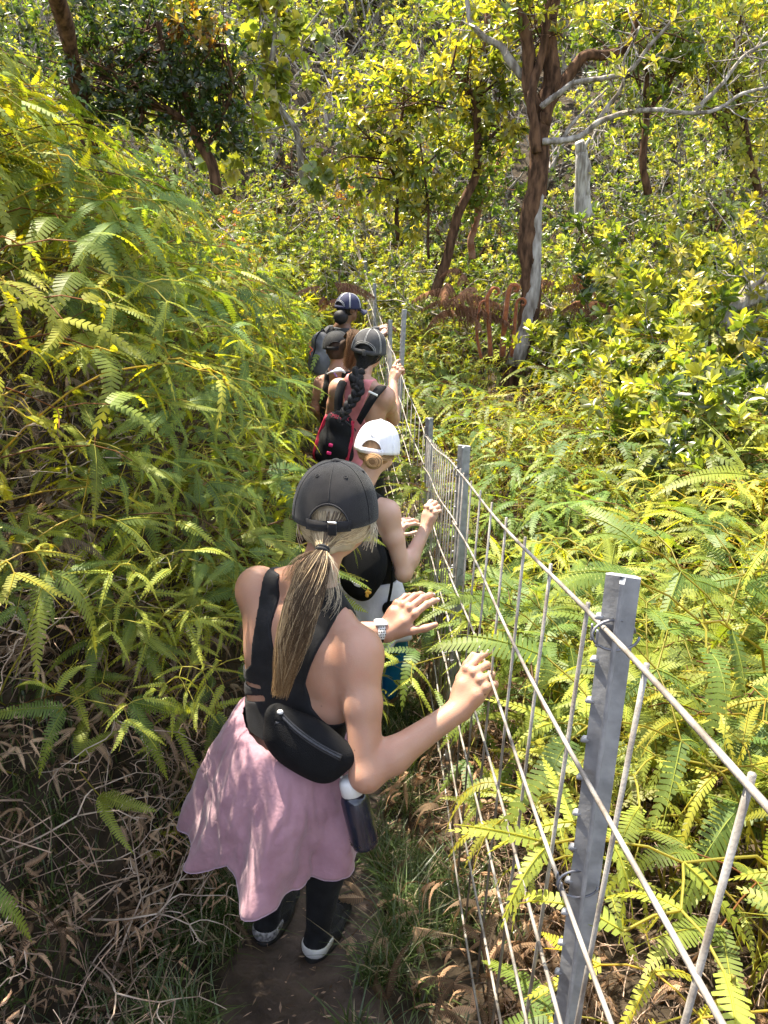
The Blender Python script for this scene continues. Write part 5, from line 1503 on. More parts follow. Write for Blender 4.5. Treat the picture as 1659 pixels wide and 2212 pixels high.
for i in range(1500):                                                      # matted scraps low at the left
    x, y = RNG.uniform(-1.9, -.50), RNG.uniform(.55, 2.4)
    if trail_x(y) - x < .34 or hides(x, y, gz(x, y) + .1, .05): continue
    V, Q, C = DEADb[RNG.integers(len(DEADb))]
    SD.put(V, Q, C, A(x, y, gz(x, y) - .16), RNG.uniform(0, 6.28), RNG.uniform(.22, .40), A(1.2, 1.15, 1.1) * RNG.uniform(.4, 2.2), 1, RNG.uniform(.2, 1.4))
SD.obj('dead_ferns', dead_m, 'stuff', 'brown curled dead fern fronds matted over the ground')

# ---- grass along the trail
m = Scatter()
def blade(r, straw):
    h = r.uniform(.06, .17); w_ = r.uniform(.0016, .003); l = r.uniform(.3, 1.2) * h; t = np.linspace(0, 1, 4)
    P = np.stack([l * t ** 1.7, 0 * t, h * t * (1 - .3 * t)], -1); W_ = (w_ * (1 - t ** 2 * .95))[:, None] * A(0, 1, 0)
    V = np.concatenate([P - W_, P + W_]); Q = np.array([(i, i + 1, i + 5, i + 4) for i in range(3)])
    c = A(.085, .13, .035) * r.uniform(.6, 1.4) if not straw else A(.42, .35, .22) * r.uniform(.5, 1.2)
    return V, Q, np.repeat(c[None], 8, 0)
BL = [blade(np.random.default_rng(k), k % 5 == 0) for k in range(40)]
for i in range(26000):
    y = RNG.uniform(.55, 5.0) if RNG.random() < .75 else RNG.uniform(.6, 2.2); sd = -1 if RNG.random() < .55 else 1
    d = abs(RNG.normal(0, .17)) + .19 + .06 * math.sin(y * 7 + sd)
    if sd < 0 and y < 1.9: d = RNG.uniform(.20, .85)
    x = trail_x(y) + sd * d
    if sd > 0 and x > .45: continue
    if fbm(np.array(x * 5), np.array(y * 5), 12) < .42: continue
    V, Q, C = BL[i % 40]; m.put(V, Q, C, A(x, y, gz(x, y) - .004), RNG.uniform(0, 6.28), RNG.uniform(.6, 1.3), A(1, 1, 1), 1, RNG.normal(0, .25))
m.obj('grass', grass_m, 'stuff', 'short grass along both edges of the trail')
# crumbs of leaf and bark on the trail
m = MB()
for i in range(900):
    y = RNG.uniform(.7, 4.5); x = trail_x(y) + RNG.normal(0, .15); a_ = RNG.uniform(0, 3.14); L_ = RNG.uniform(.004, .022); z = gz(x, y) + .018
    d = A(math.cos(a_), math.sin(a_), RNG.normal(0, .15)) * L_; s_ = A(-math.sin(a_), math.cos(a_), RNG.normal(0, .3)) * RNG.uniform(.001, .004)
    m.add([A(x, y, z) - d, A(x, y, z) - s_, A(x, y, z) + d, A(x, y, z) + s_], np.array([(0, 1, 2, 3)]), None, A(.26, .18, .13) * RNG.uniform(.3, 2.0))
o = m.obj('trail_litter', dead_m, None, False); tag(o, 'scraps of dry leaf and bark on the trail', kind='stuff')

# ---- fine dry tangle of stalks
m = MB()
for i in range(6500):
    if RNG.random() < .72:
        x, y = RNG.uniform(-1.9, -.46), RNG.uniform(.6, 2.6)
        if trail_x(y) - x < .30: continue
    else: x, y = RNG.uniform(.22, 1.1), RNG.uniform(.5, 3.2)
    if hides(x, y, gz(x, y) + .08, .04): continue
    z = gz(x, y) + RNG.uniform(.0, .14); L_ = RNG.uniform(.05, .20); a_ = RNG.uniform(0, 6.28); d = A(math.cos(a_), math.sin(a_), RNG.normal(0, .4)) * L_
    o = A(x, y, z); m.tube(bez([o, o + d * .5 + RNG.normal(0, .012, 3), o + d + RNG.normal(0, .02, 3)], 5), RNG.uniform(.0008, .0022), 3, col=A(.42, .31, .235) * RNG.uniform(.35, 1.6), cap=False)
o = m.obj('dry_tangle', dead_m, None); tag(o, 'fine tangle of dry fern stalks on both sides of the trail', kind='stuff')
# ---- dry forked twigs low at the left
twig_me = []
for k in range(6):
    r = np.random.default_rng(900 + k); m = MB()
    def br(o, d, L, rad, depth):
        e = o + d * L; m.tube(bez([o, (o + e) / 2 + r.normal(0, .012, 3), e], 6), np.linspace(rad, rad * .7, 6), 5)
        if depth:
            for sg in (-1, 1):
                br(e, unit(d + unit(np.cross(d, A(0, 0, 1)) + r.normal(0, .3, 3)) * sg * r.uniform(.5, 1.0) + A(0, 0, r.normal(0, .15))), L * r.uniform(.45, .85), rad * .72, depth - 1)
    br(A(0, 0, 0), unit(A(1, 0, r.uniform(.1, .5))), r.uniform(.12, .22), .0034, 3)
    V, F, C = m.arrays(); twig_me.append(mk_mesh('twig', V, F, twig_m))
k = 0; r = np.random.default_rng(77)
while k < 70:
    x, y = r.uniform(-1.5, -.50), r.uniform(.75, 2.3)
    d = trail_x(y) - x
    if d < .50 or hides(x, y, gz(x, y) + .15, .16): continue
    o = link('dry_twig', twig_me[k % 6]); o.location = (x, y, gz(x, y) + r.uniform(.02, .14)); o.rotation_euler = (r.normal(0, .2), r.uniform(-.5, .2), r.uniform(0, 6.28)); s_ = r.uniform(.7, 1.15); o.scale = (s_,) * 3
    tag(o, 'pale forked dry twig lying over dead fronds at the left trail edge', 'twig', 'dry twigs at the left trail edge'); k += 1
# ================================================================== leaves, shrubs and trees
def leaves(B, D, Nn, L, W, C):
    """M leaves of six points folded along the midrib"""
    B, D, Nn = map(np.asarray, (B, D, Nn)); D = D / np.linalg.norm(D, axis=1, keepdims=True)
    S = np.cross(D, Nn); S /= (np.linalg.norm(S, axis=1, keepdims=True) + 1e-9); U = np.cross(S, D)
    L = np.asarray(L)[:, None]; W = np.asarray(W)[:, None]
    base = B; tip = B + D * L - U * L * .10
    l1 = B + D * L * .35 + S * W * .8 + U * W * .25; l2 = B + D * L * .72 + S * W * .85 + U * W * .2 - U * L * .03
    r1 = B + D * L * .35 - S * W * .8 + U * W * .25; r2 = B + D * L * .72 - S * W * .85 + U * W * .2 - U * L * .03
    V = np.stack([base, l1, l2, tip, r2, r1], 1).reshape(-1, 3); i = np.arange(len(B))[:, None] * 6
    Q = np.concatenate([i + np.array([[0, 3, 2, 1]]), i + np.array([[0, 5, 4, 3]])])
    return V, Q, np.repeat(np.asarray(C), 6, 0)

PAL = {'yellow': [(.24, .26, .045), (.30, .29, .05), (.20, .24, .04), (.15, .19, .04), (.36, .32, .08)],
       'green': [(.10, .15, .025), (.13, .18, .03), (.18, .22, .035), (.07, .11, .02), (.22, .23, .04)],
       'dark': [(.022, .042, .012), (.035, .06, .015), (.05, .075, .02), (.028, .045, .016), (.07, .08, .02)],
       'warm': [(.24, .12, .03), (.20, .17, .03), (.28, .20, .04), (.13, .13, .025), (.30, .10, .04)],
       'glossy': [(.14, .17, .025), (.22, .23, .03), (.29, .27, .035), (.08, .11, .02), (.34, .29, .04)]}
def rosettes(P, Dr, n, size, pal, rng, aspect=.42, droop=.0, spread=1.0):
    B, D, Nn, L, W, C = [], [], [], [], [], []
    pal = np.array(PAL[pal]) * A(1.12, 1.12, 1.3)  # all palettes lifted and bluer, background haze put into the leaf colour
    for p, d in zip(P, Dr):
        d = unit(d + A(0, 0, .3)); e1 = unit(np.cross(d, A(.3, .9, .1))); e2 = np.cross(d, e1)
        tone = pal[rng.integers(len(pal))] * rng.uniform(.7, 1.3)
        for k in range(n):
            a = k * 2.4 + rng.uniform(-.4, .4); th = rng.uniform(.35, 1.45) * spread
            q = d * math.cos(th) + (e1 * math.cos(a) + e2 * math.sin(a)) * math.sin(th) - A(0, 0, droop)
            B.append(p - d * rng.uniform(0, size * .7) + q * size * .1); D.append(q); Nn.append(d * 1.0 + A(0, 0, .4) + rng.normal(0, .25, 3))
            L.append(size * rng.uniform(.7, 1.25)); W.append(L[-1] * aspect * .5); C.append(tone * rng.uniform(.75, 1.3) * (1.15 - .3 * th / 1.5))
    return leaves(B, D, Nn, L, W, C)

def branchy(m, o, d, L, rad, depth, rng, tips, kink=.35, up=.12, nsub=2, side=None):
    """crooked limb; collects tips"""
    n = 6; P = [o]; dd = unit(d)
    for i in range(n):
        dd = unit(dd + rng.normal(0, kink, 3) * .5 + A(0, 0, up * .5)); P.append(P[-1] + dd * L / n)
    P = np.array(P); R = np.linspace(rad, rad * .6, n + 1)
    m.tube(P, R, 6 if rad > .02 else (5 if rad > .008 else 3), cap=False, wob=.05)
    if depth == 0:
        tips.append((P[-1], dd)); tips.append((P[-3], unit(dd + rng.normal(0, .6, 3)))); return
    k = nsub + (rng.random() < .5)
    for i in range(k):
        t = (n if i == 0 else rng.integers(2, n)); q = P[t]
        nd = unit(dd + rng.normal(0, .75, 3)); branchy(m, q, nd, L * rng.uniform(.55, .85), R[t] * (.8 if i == 0 else .6), depth - 1, rng, tips, kink, up, nsub)
    if rng.random() < .5: tips.append((P[n // 2 + 1], unit(rng.normal(0, 1, 3))))

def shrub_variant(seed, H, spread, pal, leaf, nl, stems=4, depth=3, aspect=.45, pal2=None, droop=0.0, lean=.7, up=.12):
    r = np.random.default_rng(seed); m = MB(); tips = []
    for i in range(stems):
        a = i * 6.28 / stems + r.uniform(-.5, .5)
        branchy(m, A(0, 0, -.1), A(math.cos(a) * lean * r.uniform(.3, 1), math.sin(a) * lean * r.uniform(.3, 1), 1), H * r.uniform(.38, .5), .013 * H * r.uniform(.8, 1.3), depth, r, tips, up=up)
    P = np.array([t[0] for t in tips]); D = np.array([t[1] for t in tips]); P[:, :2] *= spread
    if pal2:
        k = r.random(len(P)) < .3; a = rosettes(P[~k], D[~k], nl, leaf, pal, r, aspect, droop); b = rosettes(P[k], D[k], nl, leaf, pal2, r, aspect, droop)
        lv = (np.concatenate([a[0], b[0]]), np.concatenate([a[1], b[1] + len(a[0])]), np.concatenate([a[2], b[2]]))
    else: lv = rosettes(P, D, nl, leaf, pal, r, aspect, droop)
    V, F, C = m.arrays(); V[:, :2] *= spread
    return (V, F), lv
def plant(name, br, lv, bark, loc, label, cat, group=None, rz=0.0, sc=1.0):
    o = empty(name, loc, rz); o.scale = (sc,) * 3
    link('branches' if 'shrub' in name else 'trunk', br, o); link('crown', lv, o)
    tag(o, label, cat, group); return o
def vmesh(v, bark, lm=None):
    (V, F), (lV, lQ, lC) = v
    return mk_mesh('branches', V, F, bark), mk_mesh('crown', lV, lQ, lm or leaf_m, False, lC)

# ---- kinds of scrub on the slope
KINDS = []
for i, (pal, pal2, H, leaf, nl, asp, bark, label, grp) in enumerate([
    ('yellow', 'green', 2.2, .062, 14, .5, bark_p, 'yellow-green leafy scrub with thin pale stems on the slope', 'yellow-green scrub on the slope'),
    ('green', 'yellow', 2.0, .060, 14, .5, bark_p, 'mid-green bushy scrub with rounded leaf clusters on the slope', 'mid-green scrub on the slope'),
    ('warm', 'yellow', 2.3, .058, 12, .45, bark_p, 'scrub with orange and yellow leaf tips on the slope', 'orange-tipped scrub on the slope'),
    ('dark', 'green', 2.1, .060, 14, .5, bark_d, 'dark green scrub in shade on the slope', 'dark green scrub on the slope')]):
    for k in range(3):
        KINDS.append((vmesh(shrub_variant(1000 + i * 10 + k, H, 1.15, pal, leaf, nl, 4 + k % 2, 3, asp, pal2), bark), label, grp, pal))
BARE = []
for k in range(4):
    r = np.random.default_rng(1500 + k); m = MB(); tips = []
    for i in range(3): branchy(m, A(0, 0, -.1), A(r.normal(0, .4), r.normal(0, .4), 1), 1.5, .017, 3, r, tips, kink=.5, up=.15)
    V, F, C = m.arrays(); t = tips[::5]; lv = rosettes([q[0] for q in t], [q[1] for q in t], 6, .06, 'yellow', r)
    BARE.append((mk_mesh('branches', V, F, bark_p), mk_mesh('crown', lv[0], lv[1], leaf_m, False, lv[2])))
r = np.random.default_rng(5); placed = []
def try_place(y0, y1, n, mind, kinds, sc0, sc1, xr=None):
    c = 0; it = 0
    while c < n and it < 8000:
        it += 1
        y = r.uniform(y0, y1); x = r.uniform(-.62 * y - .5, .62 * y + .5) if xr is None else r.uniform(*xr)
        if y < 11.5 and -2.2 < x < (1.0 if y < 10 else .5): continue
        if any((x - a) ** 2 + (y - b) ** 2 < mind ** 2 for a, b in placed): continue
        z = gz(x, y)
        if not in_view(x, y, z + 1.2, .25): continue
        placed.append((x, y)); k = kinds(); c += 1
        if k == 'bare':
            b, l = BARE[r.integers(4)]; plant('bare_shrub', b, l, None, (x, y, z), 'nearly bare scrub of crooked pale twigs on the slope', 'shrub', 'bare scrub on the slope', r.uniform(0, 6.28), r.uniform(.9, 1.5))
        else:
            (b, l), lab, grp, _ = KINDS[k]; plant('shrub', b, l, None, (x, y, z), lab, 'shrub', grp, r.uniform(0, 6.28), r.uniform(sc0, sc1))
def mix():
    q = r.random()
    return 'bare' if q < .10 else (int(r.integers(0, 3)) if q < .54 else int(r.integers(3, 6)) if q < .80 else int(r.integers(6, 9)) if q < .87 else int(r.integers(9, 12)))
try_place(9.2, 12.5, 34, .62, mix, .65, 1.0)
try_place(12.5, 17, 84, .6, mix, .8, 1.2)
try_place(17, 25, 110, .8, mix, 1.0, 1.5)
# the far wood reads as one mass
SW = Scatter(); rr_ = np.random.default_rng(8)
fv = [shrub_variant(1700 + i, 2.4, 1.2, ('yellow', 'green', 'warm', 'yellow')[i % 4], .11, 10, 4, 2, .5, 'green') for i in range(8)]
for i in range(420):
    y = rr_.uniform(24, 62); x = rr_.uniform(-.6 * y, .6 * y); V, Q, C = fv[i % 8][1]
    SW.put(V, Q, C, A(x, y, gz(x, y)), rr_.uniform(0, 6.28), rr_.uniform(1.1, 2.0), A(1, 1, 1) * rr_.uniform(1.0, 1.6))
    (bV, bF) = fv[i % 8][0]; SW.put(bV, bF[0], np.repeat(A(.30, .26, .22)[None], len(bV), 0), A(x, y, gz(x, y)), rr_.uniform(0, 6.28), 1.5)
SW.obj('far_wood', leaf_m, 'stuff', 'sunlit scrub wood covering the far hillside')

# ---- low broadleaf scrub right of the field (rosettes of yellow-green leaves)
RK = [vmesh(shrub_variant(2000 + k, 1.25, 1.25, ('yellow', 'green', 'glossy')[k % 3], .082, 12, 6, 3, .46, ('green', 'dark', 'yellow')[k % 3], lean=1.1), bark_p) for k in range(5)]
spots = [((1500, 1010), 4.6, 1.0, 0), ((1620, 900), 5.0, 1.1, 1), ((1400, 880), 6.4, 1.0, 2), ((1560, 760), 6.8, 1.25, 0), ((1645, 640), 7.2, 1.3, 3), ((1430, 700), 8.0, 1.25, 4), ((1330, 640), 9.2, 1.1, 1), ((1530, 560), 8.8, 1.4, 2), ((1330, 900), 7.4, .9, 3), ((1640, 1060), 4.4, .8, 4), ((1240, 560), 10.5, 1.2, 0), ((1390, 520), 10.2, 1.4, 4)]
desc = ['bright yellow-green rosette shrub', 'mid-green leafy shrub with dark hollows', 'glossy-leaved shrub with yellow tips']
for k, ((px, py), Y_, s_, v) in enumerate(spots):
    q = at(px, py, Y_); z = min(gz(q[0], Y_), q[2] - .5 * s_)
    plant('shrub', RK[v][0], RK[v][1], None, (q[0], Y_, max(gz(q[0], Y_) - .1, q[2] - .95 * s_)), 'broad-leaved shrub with upright leaf rosettes right of the fern field', 'shrub', 'rosette shrubs right of the fern field', r.uniform(0, 6.28), s_)

# ---- traced trees
def limb(m, pts, R0, R1, Y, n=None, dy=0.0, wob=.035, seg=8, wav=.45):
    """pts in sheet coordinates, Y distance at both ends"""
    k = len(pts); Ys = np.linspace(Y, Y + dy, k)
    P = np.array([at(p[0], p[1], yy) for p, yy in zip(pts, Ys)])
    n = n or max(8, 4 * k); G = bez(P, n)
    tt_ = np.linspace(0, 1, n)[:, None]; ph_ = RNG.uniform(0, 6.28, (1, 3)); G = G + np.sin(tt_ * (6 + 1.2 * k) + ph_) * np.array([[1, .6, .8]]) * min(R0 * wav, .03) * np.minimum(tt_ * 5, 1)
    G = G + RNG.normal(0, R0 * .045, G.shape) * (np.arange(n) > 0)[:, None]
    m.tube(G, np.linspace(R0, R1, n), seg, wob=wob); return G
def twigs_on(m, G, n, L, rad, tips, rng, depth=1, from_=.4):
    for i in range(n):
        q = G[rng.integers(int(len(G) * from_), len(G))]; branchy(m, q, rng.normal(0, 1, 3) + A(0, 0, .3), L * rng.uniform(.5, 1.2), rad, depth, rng, tips, kink=.55, up=.1)

# big forked tree beyond the field
rb = np.random.default_rng(31); YB = 8.4
b0 = at(1112, 822, YB); bt = empty('tree', (b0[0], YB, gz(b0[0], YB))); tag(bt, 'large forked tree with dark mossy bark and long pale limbs right of the trail', 'tree')
tips = []; md_, mp = MB(), MB()
limb(md_, [(1096, 850), (1118, 770), (1140, 680), (1148, 580), (1145, 480), (1160, 380), (1166, 300), (1172, 240)], .108, .098, YB, 40, wob=.06, seg=14, wav=.10)
G1 = limb(md_, [(1168, 270), (1185, 180), (1192, 90), (1188, 0), (1200, -90)], .095, .06, YB, 24, .1, wob=.06, seg=10)
G2 = limb(md_, [(1160, 260), (1146, 170), (1128, 70), (1112, -10), (1105, -90)], .072, .045, YB, 22, -.2, wob=.06, seg=10)
G3 = limb(md_, [(1178, 250), (1205, 190), (1255, 130), (1330, 112), (1365, 70), (1390, -40)], .065, .03, YB, 24, .2)
G4 = limb(md_, [(1160, 330), (1150, 240), (1165, 130), (1182, 40), (1215, -60)], .05, .03, YB - .12, 22, 0)
limb(mp, [(1112, 790), (1138, 700), (1154, 600), (1156, 520), (1162, 440), (1172, 360)], .090, .040, YB - .055, 26, .02, wob=.06, seg=12, wav=0)     # pale tube painting the lit right side of the trunk
L1 = limb(mp, [(1172, 306), (1212, 302), (1262, 292), (1300, 262), (1352, 240), (1420, 238), (1470, 246), (1540, 236), (1600, 205), (1680, 190)], .032, .013, YB - .12, 60, -.5)
L2 = limb(mp, [(1168, 232), (1200, 205), (1240, 180), (1300, 172), (1355, 152), (1402, 105), (1440, 60), (1468, 0), (1475, -60)], .028, .010, YB - .15, 50, -.3)
L3 = limb(mp, [(1152, 222), (1128, 160), (1092, 112), (1058, 92), (1020, 40), (1000, -20)], .050, .02, YB, 26, .1)
L4 = limb(mp, [(1285, 272), (1320, 220), (1345, 180), (1352, 120), (1380, 60)], .022, .01, YB - .2, 18, 0)
L5 = limb(mp, [(1500, 240), (1560, 180), (1610, 120), (1680, 80)], .022, .012, YB - .4, 18, 0)
L6 = limb(mp, [(1215, 300), (1250, 250), (1290, 215), (1310, 190)], .016, .008, YB - .16, 20)
for G, n_ in ((G1, 10), (G2, 8), (G3, 12), (G4, 6)): twigs_on(md_, G, n_, .5, .010, tips, rb, 1)
for G, n_ in ((L1, 16), (L2, 14), (L3, 8), (L4, 8), (L5, 10)): twigs_on(mp, G, n_, .45, .008, tips, rb, 1)
md_.obj('trunk', bark_d, bt); mp.obj('pale_limbs', bark_p, bt)
tp = [t for t in tips if (t[0][2] > 3.1 and rb.random() < .75) or rb.random() < .16]
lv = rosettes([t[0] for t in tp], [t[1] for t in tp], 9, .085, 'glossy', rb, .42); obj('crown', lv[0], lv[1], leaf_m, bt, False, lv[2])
# dark crown high at the right of that tree
def crown_blob(c, rad, n, rng): 
    d = rng.normal(0, 1, (n, 3)); d /= np.linalg.norm(d, axis=1, keepdims=True); q = c + d * np.array(rad) * rng.uniform(.35, 1, (n, 1)) ** .6
    return q, d
def traced_tree(name, label, limbs, twl, nt, leaf, nl, pal, asp, blobs, bark, seed, droop=0.0, twd=1, rad=.008, from_=.35, pal2=None, lm=None):
    """limbs: (points, R0, R1, Y); blobs: (sheet point, Y, radius, number of leaf clusters)"""
    rg = np.random.default_rng(seed); m = MB(); tips = []
    p0, Y0 = limbs[0][0][0], limbs[0][3]; b = at(*p0, Y0); root = empty(name, (b[0], Y0, min(b[2], gz(b[0], Y0) + .3)))
    Gs = []
    for L in limbs:
        G = limb(m, L[0], L[1], L[2], L[3], None, L[4] if len(L) > 4 else 0.0); Gs.append(G); twigs_on(m, G, nt, twl, rad, tips, rg, twd, from_)
    P = [t[0] for t in tips]; D = [t[1] for t in tips]
    for (px, Yb, rd, n) in blobs:
        c = at(*px, Yb); q, d = crown_blob(c, rd, n, rg); P += list(q); D += list(d)
        for i in range(max(4, n // 9)):      # inner boughs reach the clusters
            j = rg.integers(n); near = min((g[rg.integers(len(g))] for g in Gs), key=lambda v: np.linalg.norm(v - c)); m.tube(bez([near, (near + q[j]) / 2 + rg.normal(0, .08, 3), q[j]], 9), np.linspace(rad * 1.4, rad * .4, 9), 4, cap=False)
    m.obj('trunk', bark, root); lv = rosettes(P, D, nl, leaf, pal, rg, asp, droop); C = lv[2]
    obj('crown', lv[0], lv[1], lm or leaf_m, root, False, C); tag(root, label, 'tree'); return root
traced_tree('tree', 'slender dark leaning tree with broad glossy yellow-green leaves left of the large forked tree',
    [([(938, 640), (960, 560), (990, 480), (1018, 400), (1030, 320), (1036, 230), (1040, 130), (1050, 30)], .062, .028, 9.2), ([(1030, 322), (1060, 292), (1100, 270)], .026, .016, 9.1), ([(1034, 250), (1010, 190), (975, 140)], .022, .010, 9.2), ([(1036, 210), (1075, 170), (1090, 110)], .018, .01, 9.3)],
    .5, 8, .10, 8, 'glossy', .46, [((950, 120), 9.2, (.70, .6, .6), 44), ((850, 250), 9.0, (.60, .5, .6), 40), ((1040, 50), 9.4, (.6, .4, .5), 30), ((990, 240), 9.1, (.5, .4, .6), 26)], bark_d, 41, droop=.35)
traced_tree('tree', 'thin straight tree hung with broad yellow-green leaves between the trail and the leaning tree',
    [([(860, 520), (858, 440), (864, 340), (868, 250), (872, 190)], .028, .012, 9.4), ([(862, 400), (830, 340), (800, 300)], .014, .008, 9.4), ([(926, 560), (925, 470), (918, 380), (905, 300)], .016, .01, 9.3)],
    .4, 8, .098, 8, 'glossy', .46, [((740, 290), 9.5, (.5, .4, .5), 38), ((800, 210), 9.6, (.6, .4, .5), 36), ((790, 380), 9.3, (.6, .4, .4), 40), ((900, 340), 9.2, (.4, .3, .5), 22)], bark_d, 42, droop=.35)
traced_tree('tree', 'crooked thin tree with pale grey branches and sparse heart-shaped leaves above the fern bank',
    [([(656, 400), (650, 340), (630, 270), (600, 220), (585, 150), (590, 80), (600, 0), (605, -60)], .040, .018, 9.6), ([(585, 160), (555, 140), (525, 122)], .018, .008, 9.6), ([(596, 60), (570, 30), (552, -20)], .016, .009, 9.6), ([(660, 150), (650, 110), (664, 60), (700, 10)], .014, .008, 9.8)],
    .35, 7, .11, 6, 'yellow', .9, [((560, 60), 9.7, (.35, .3, .35), 26), ((548, 190), 9.5, (.45, .3, .45), 40), ((500, 300), 9.3, (.5, .3, .4), 36), ((690, 360), 9.2, (.2, .2, .3), 12)], bark_p, 43, droop=.5)
traced_tree('tree', 'dark bushy tree with small leaves and orange shoots above the left fern bank',
    [([(470, 420), (455, 360), (430, 300), (400, 220), (370, 140), (340, 40)], .055, .022, 7.6), ([(440, 320), (480, 260), (500, 180), (490, 100)], .024, .01, 7.6), ([(420, 270), (340, 230), (270, 200), (220, 140)], .026, .010, 7.6)],
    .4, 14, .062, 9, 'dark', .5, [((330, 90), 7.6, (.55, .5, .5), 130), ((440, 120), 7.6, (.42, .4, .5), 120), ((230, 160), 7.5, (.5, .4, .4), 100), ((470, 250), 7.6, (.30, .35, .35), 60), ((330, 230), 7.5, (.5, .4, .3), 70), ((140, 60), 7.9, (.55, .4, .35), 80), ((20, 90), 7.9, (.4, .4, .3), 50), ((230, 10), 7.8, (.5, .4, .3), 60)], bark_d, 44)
o_ = np.random.default_rng(3); q, d = crown_blob(at(420, 55, 7.35), (.26, .2, .22), 46, o_); lv = rosettes(q, d, 8, .07, 'warm', o_, .5)
orr = link('shrub', mk_mesh('shrub', lv[0] - at(420, 55, 7.35), lv[1], leaf_m, False, lv[2]), None, tuple(at(420, 55, 7.35))); tag(orr, 'spray of orange and red new leaves in the dark tree above the fern bank', 'leaf spray')
# tree whose crown hangs over the trail; only its trunk and lowest boughs reach the picture's top left corner
rt = np.random.default_rng(61); m = MB(); tips = []
P = np.array([(-2.75, 8.0, 2.0), (-2.55, 7.2, 2.9), (-2.4, 6.4, 3.35), (-2.2, 5.6, 3.7), (-1.95, 4.4, 4.0)]); ot = empty('tree', (-2.75, 8.0, gz(-2.75, 8.0))); tag(ot, 'dark-barked tree in the top left corner leaning over the trail', 'tree')
G = bez(P, 20); m.tube(G, np.linspace(.075, .05, 20), 10, wob=.08)
G_ = bez([(-2.45, 6.6, 3.3), (-2.1, 6.2, 3.6), (-1.75, 5.6, 3.8), (-1.4, 5.2, 4.0)], 16); m.tube(G_, np.linspace(.08, .03, 16), 8, wob=.06)
Gb = bez([(-1.95, 4.4, 4.0), (-1.7, 3.7, 4.0), (-1.4, 3.1, 4.1), (-1.0, 2.6, 4.1)], 14); m.tube(Gb, np.linspace(.07, .02, 14), 7, wob=.05)
for g in (G[9:], G_, Gb): twigs_on(m, g, 12, .6, .012, tips, rt, 1, .2)
for c, rd, n in CANOPY if 'CANOPY' in globals() else [((-1.75, 3.75, 3.85), (.75, .75, .35), 74), ((-1.35, 3.1, 3.9), (.5, .5, .3), 44), ((-2.1, 4.6, 4.0), (.6, .6, .4), 36), ((-1.6, 5.4, 3.8), (.5, .5, .3), 24)]:
    q, d = crown_blob(np.array(c), rd, n, rt); tips += list(zip(q, d))
# unseen crown placed for its shade; clusters left out where sun patches should fall
SD_ = np.array(to_sun)
def gap(p):
    for b, r_ in ((A(-.36, 1.80, .68), .20), (A(-.46, 1.62, .26), .13), (A(-.19, 1.76, 1.03), .09), (A(-.06, 3.4, .72), .16), (A(.2, 1.6, .5), .10), (A(-1.1, 1.3, 0), .30), (A(-.75, 1.1, -.2), .16), (A(-1.3, 2.0, .4), .25)):
        if np.linalg.norm(np.cross(p - b, SD_)) < r_ + .05: return True
    return False
tips = [t for t in tips if not gap(t[0])]
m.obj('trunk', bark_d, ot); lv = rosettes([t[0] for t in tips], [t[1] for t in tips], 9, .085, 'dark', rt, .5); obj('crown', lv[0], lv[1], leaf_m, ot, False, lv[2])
# dead white stump
m = MB(); limb(m, [(1262, 470), (1256, 420), (1258, 365), (1255, 330), (1250, 306)], .110, .055, 10.2, 18, wob=.03, seg=16, wav=.08); limb(m, [(1268, 420), (1266, 340), (1268, 300)], .05, .015, 10.16, 14); V, F, C = m.arrays(); q = at(1262, 470, 10.2)
st_ = link('tree_stump', mk_mesh('tree_stump', V - q, F, pmat('bleached_wood', (.20, .175, .155), rough=.9, col2=(.56, .53, .50), nscale=26, bump=1.0, bscale=40, spec=.2, stretch=(1, 1, .15))), None, tuple(q)); tag(st_, 'bleached white dead trunk behind the large forked tree', 'dead tree')
traced_tree('tree', 'leaning pale-barked trunk with dark underside at the right edge of the scrub',
    [([(1480, 860), (1510, 780), (1560, 710), (1620, 650), (1700, 590)], .060, .075, 6.6), ([(1560, 720), (1600, 640), (1660, 600), (1720, 560)], .045, .03, 6.7), ([(1480, 860), (1500, 740), (1580, 730), (1680, 735)], .02, .012, 6.5)],
    .5, 7, .08, 8, 'glossy', .46, [], bark_p, 45)
traced_tree('tree', 'short reddish-barked tree between the leaning tree and the large forked tree',
    [([(1020, 560), (1022, 500), (1034, 440), (1040, 380)], .045, .025, 9.6), ([(1030, 460), (1060, 400), (1085, 330)], .012, .008, 9.6)], .35, 6, .09, 7, 'green', .45, [((1060, 330), 9.7, (.3, .3, .3), 20)], pmat('reddish_bark', (.16, .06, .025), rough=.95, col2=(.30, .17, .11), nscale=12, bump=.9, bscale=40, spec=.2), 46)
traced_tree('tree', 'yellow-leaved tree filling the top right corner',
    [([(1640, 420), (1620, 330), (1600, 240), (1590, 120), (1600, 0)], .05, .02, 10.5), ([(1620, 330), (1560, 270), (1500, 200)], .02, .01, 10.5)], .5, 12, .085, 9, 'yellow', .5, [((1600, 120), 10.6, (.7, .5, .8), 150), ((1540, 20), 10.4, (.5, .5, .5), 80), ((1640, 300), 10.3, (.4, .4, .5), 60)], bark_d, 47)
traced_tree('tree', 'dark-leaved tree at the top right behind the long pale limbs',
    [([(1400, 420), (1390, 330), (1395, 230), (1405, 130), (1420, 20)], .05, .02, 9.8), ([(1395, 250), (1440, 190), (1480, 120)], .02, .01, 9.8)], .45, 12, .08, 9, 'green', .5, [((1390, 60), 9.6, (.6, .5, .45), 110), ((1480, 40), 9.6, (.5, .5, .5), 90), ((1300, 40), 9.9, (.4, .4, .4), 50)], bark_d, 48)

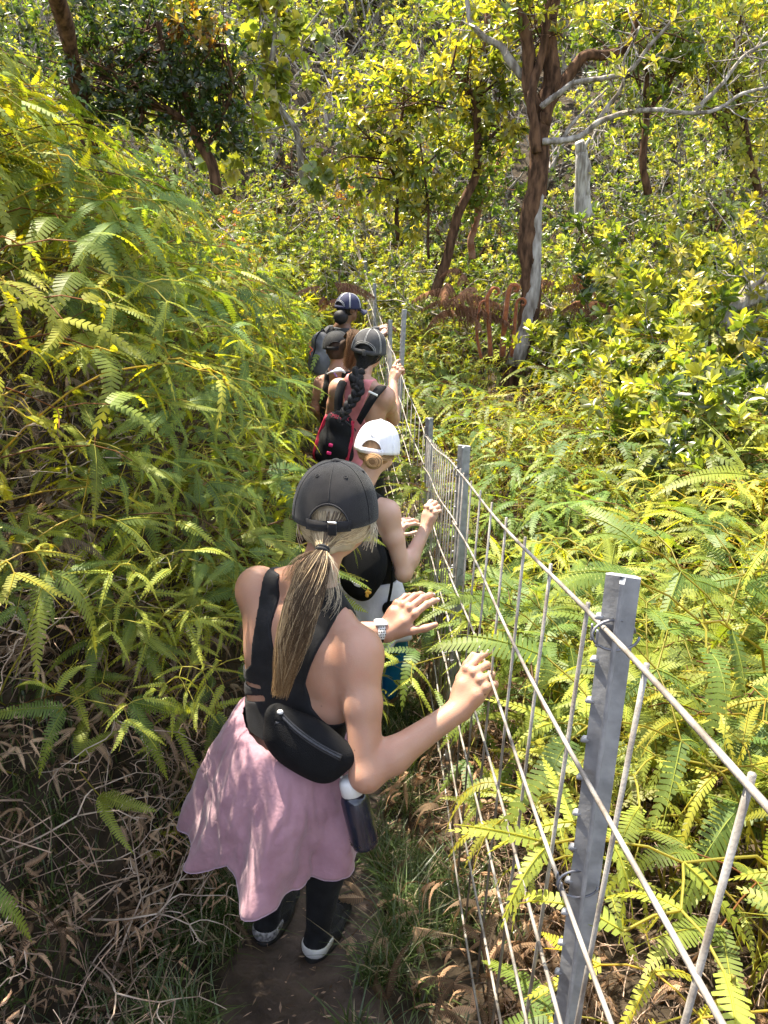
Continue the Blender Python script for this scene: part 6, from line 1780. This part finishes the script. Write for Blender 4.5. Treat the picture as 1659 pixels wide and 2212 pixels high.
# ---- tree fern with rusty crosiers and dead fronds beside the big trunk
tf0 = at(1075, 770, 8.3); tf = empty('tree_fern', (tf0[0], 8.3, tf0[2] - .25)); tag(tf, 'tree fern with rust-brown curled fiddleheads at the foot of the large forked tree', 'tree fern')
rust = pmat('rust_fuzz', (.22, .055, .015), rough=.95, col2=(.36, .12, .035), nscale=30, bump=.6, bscale=90, sheen=.3)
for (pts, r0) in (([(1085, 770), (1090, 700), (1096, 650), (1100, 625)], .035), ([(1060, 770), (1056, 700), (1052, 650), (1058, 632)], .028), ([(1105, 770), (1112, 700), (1116, 655)], .024), ([(1040, 775), (1030, 720), (1036, 660)], .020)):
    m = MB(); P = [at(p[0], p[1], 8.3) for p in pts]; e = P[-1]; t = np.linspace(0, 5.5, 14); rr = .06 * (1 - t / 7)
    C_ = e + A(.06, 0, 0); sp_ = C_ + np.stack([-np.cos(t) * rr, t * 0, np.sin(t) * rr], -1)
    m.tube(np.vstack([bez(P, 12)[:-1], sp_]), np.concatenate([np.linspace(r0, r0 * .75, 11), np.linspace(r0 * .75, r0 * .35, 14)]), 8, wob=.08); m.obj('crosier', rust, tf)
SDn = MB(); rg = np.random.default_rng(9)
def dead_frond(o, d, L, col):
    s = unit(np.cross(d, A(0, 0, 1)))
    n = 16
    for i in range(n):
        t = (i + 1) / n; q = o + d * L * t - A(0, 0, .5 * L * t * t)
        for sg in (-1, 1):
            V, Q, C = pinna(q, s * sg + d * .5 - A(0, 0, .5), d, L * .30 * (1 - t * .7), L * .035, 7, 1.2, 1.0, col * rg.uniform(.6, 1.5), col, rg.uniform(-.4, .4), rg); SDn.add(V, Q, None, C)
rustc = A(.165, .088, .052)
for i in range(24):
    px = rg.choice([rg.uniform(1190, 1310), rg.uniform(930, 1080), rg.uniform(960, 1050)]); c = at(px, rg.uniform(575, 680), 8.9 + rg.uniform(-.5, .4)); a = rg.uniform(0, 6.28)
    dead_frond(c, A(math.cos(a), math.sin(a), .3), rg.uniform(.35, .65), rustc * rg.uniform(.6, 1.4))
for i in range(5):
    c = at(rg.uniform(690, 750), rg.uniform(610, 650), 8.8); a = rg.uniform(0, 6.28); dead_frond(c, A(math.cos(a), math.sin(a), .2), rg.uniform(.3, .5), A(.17, .09, .06) * rg.uniform(.7, 1.3))
o = SDn.obj('dead_fronds', dead_m, None, False); tag(o, 'rust-brown dead fern fronds heaped around the large tree', kind='stuff')
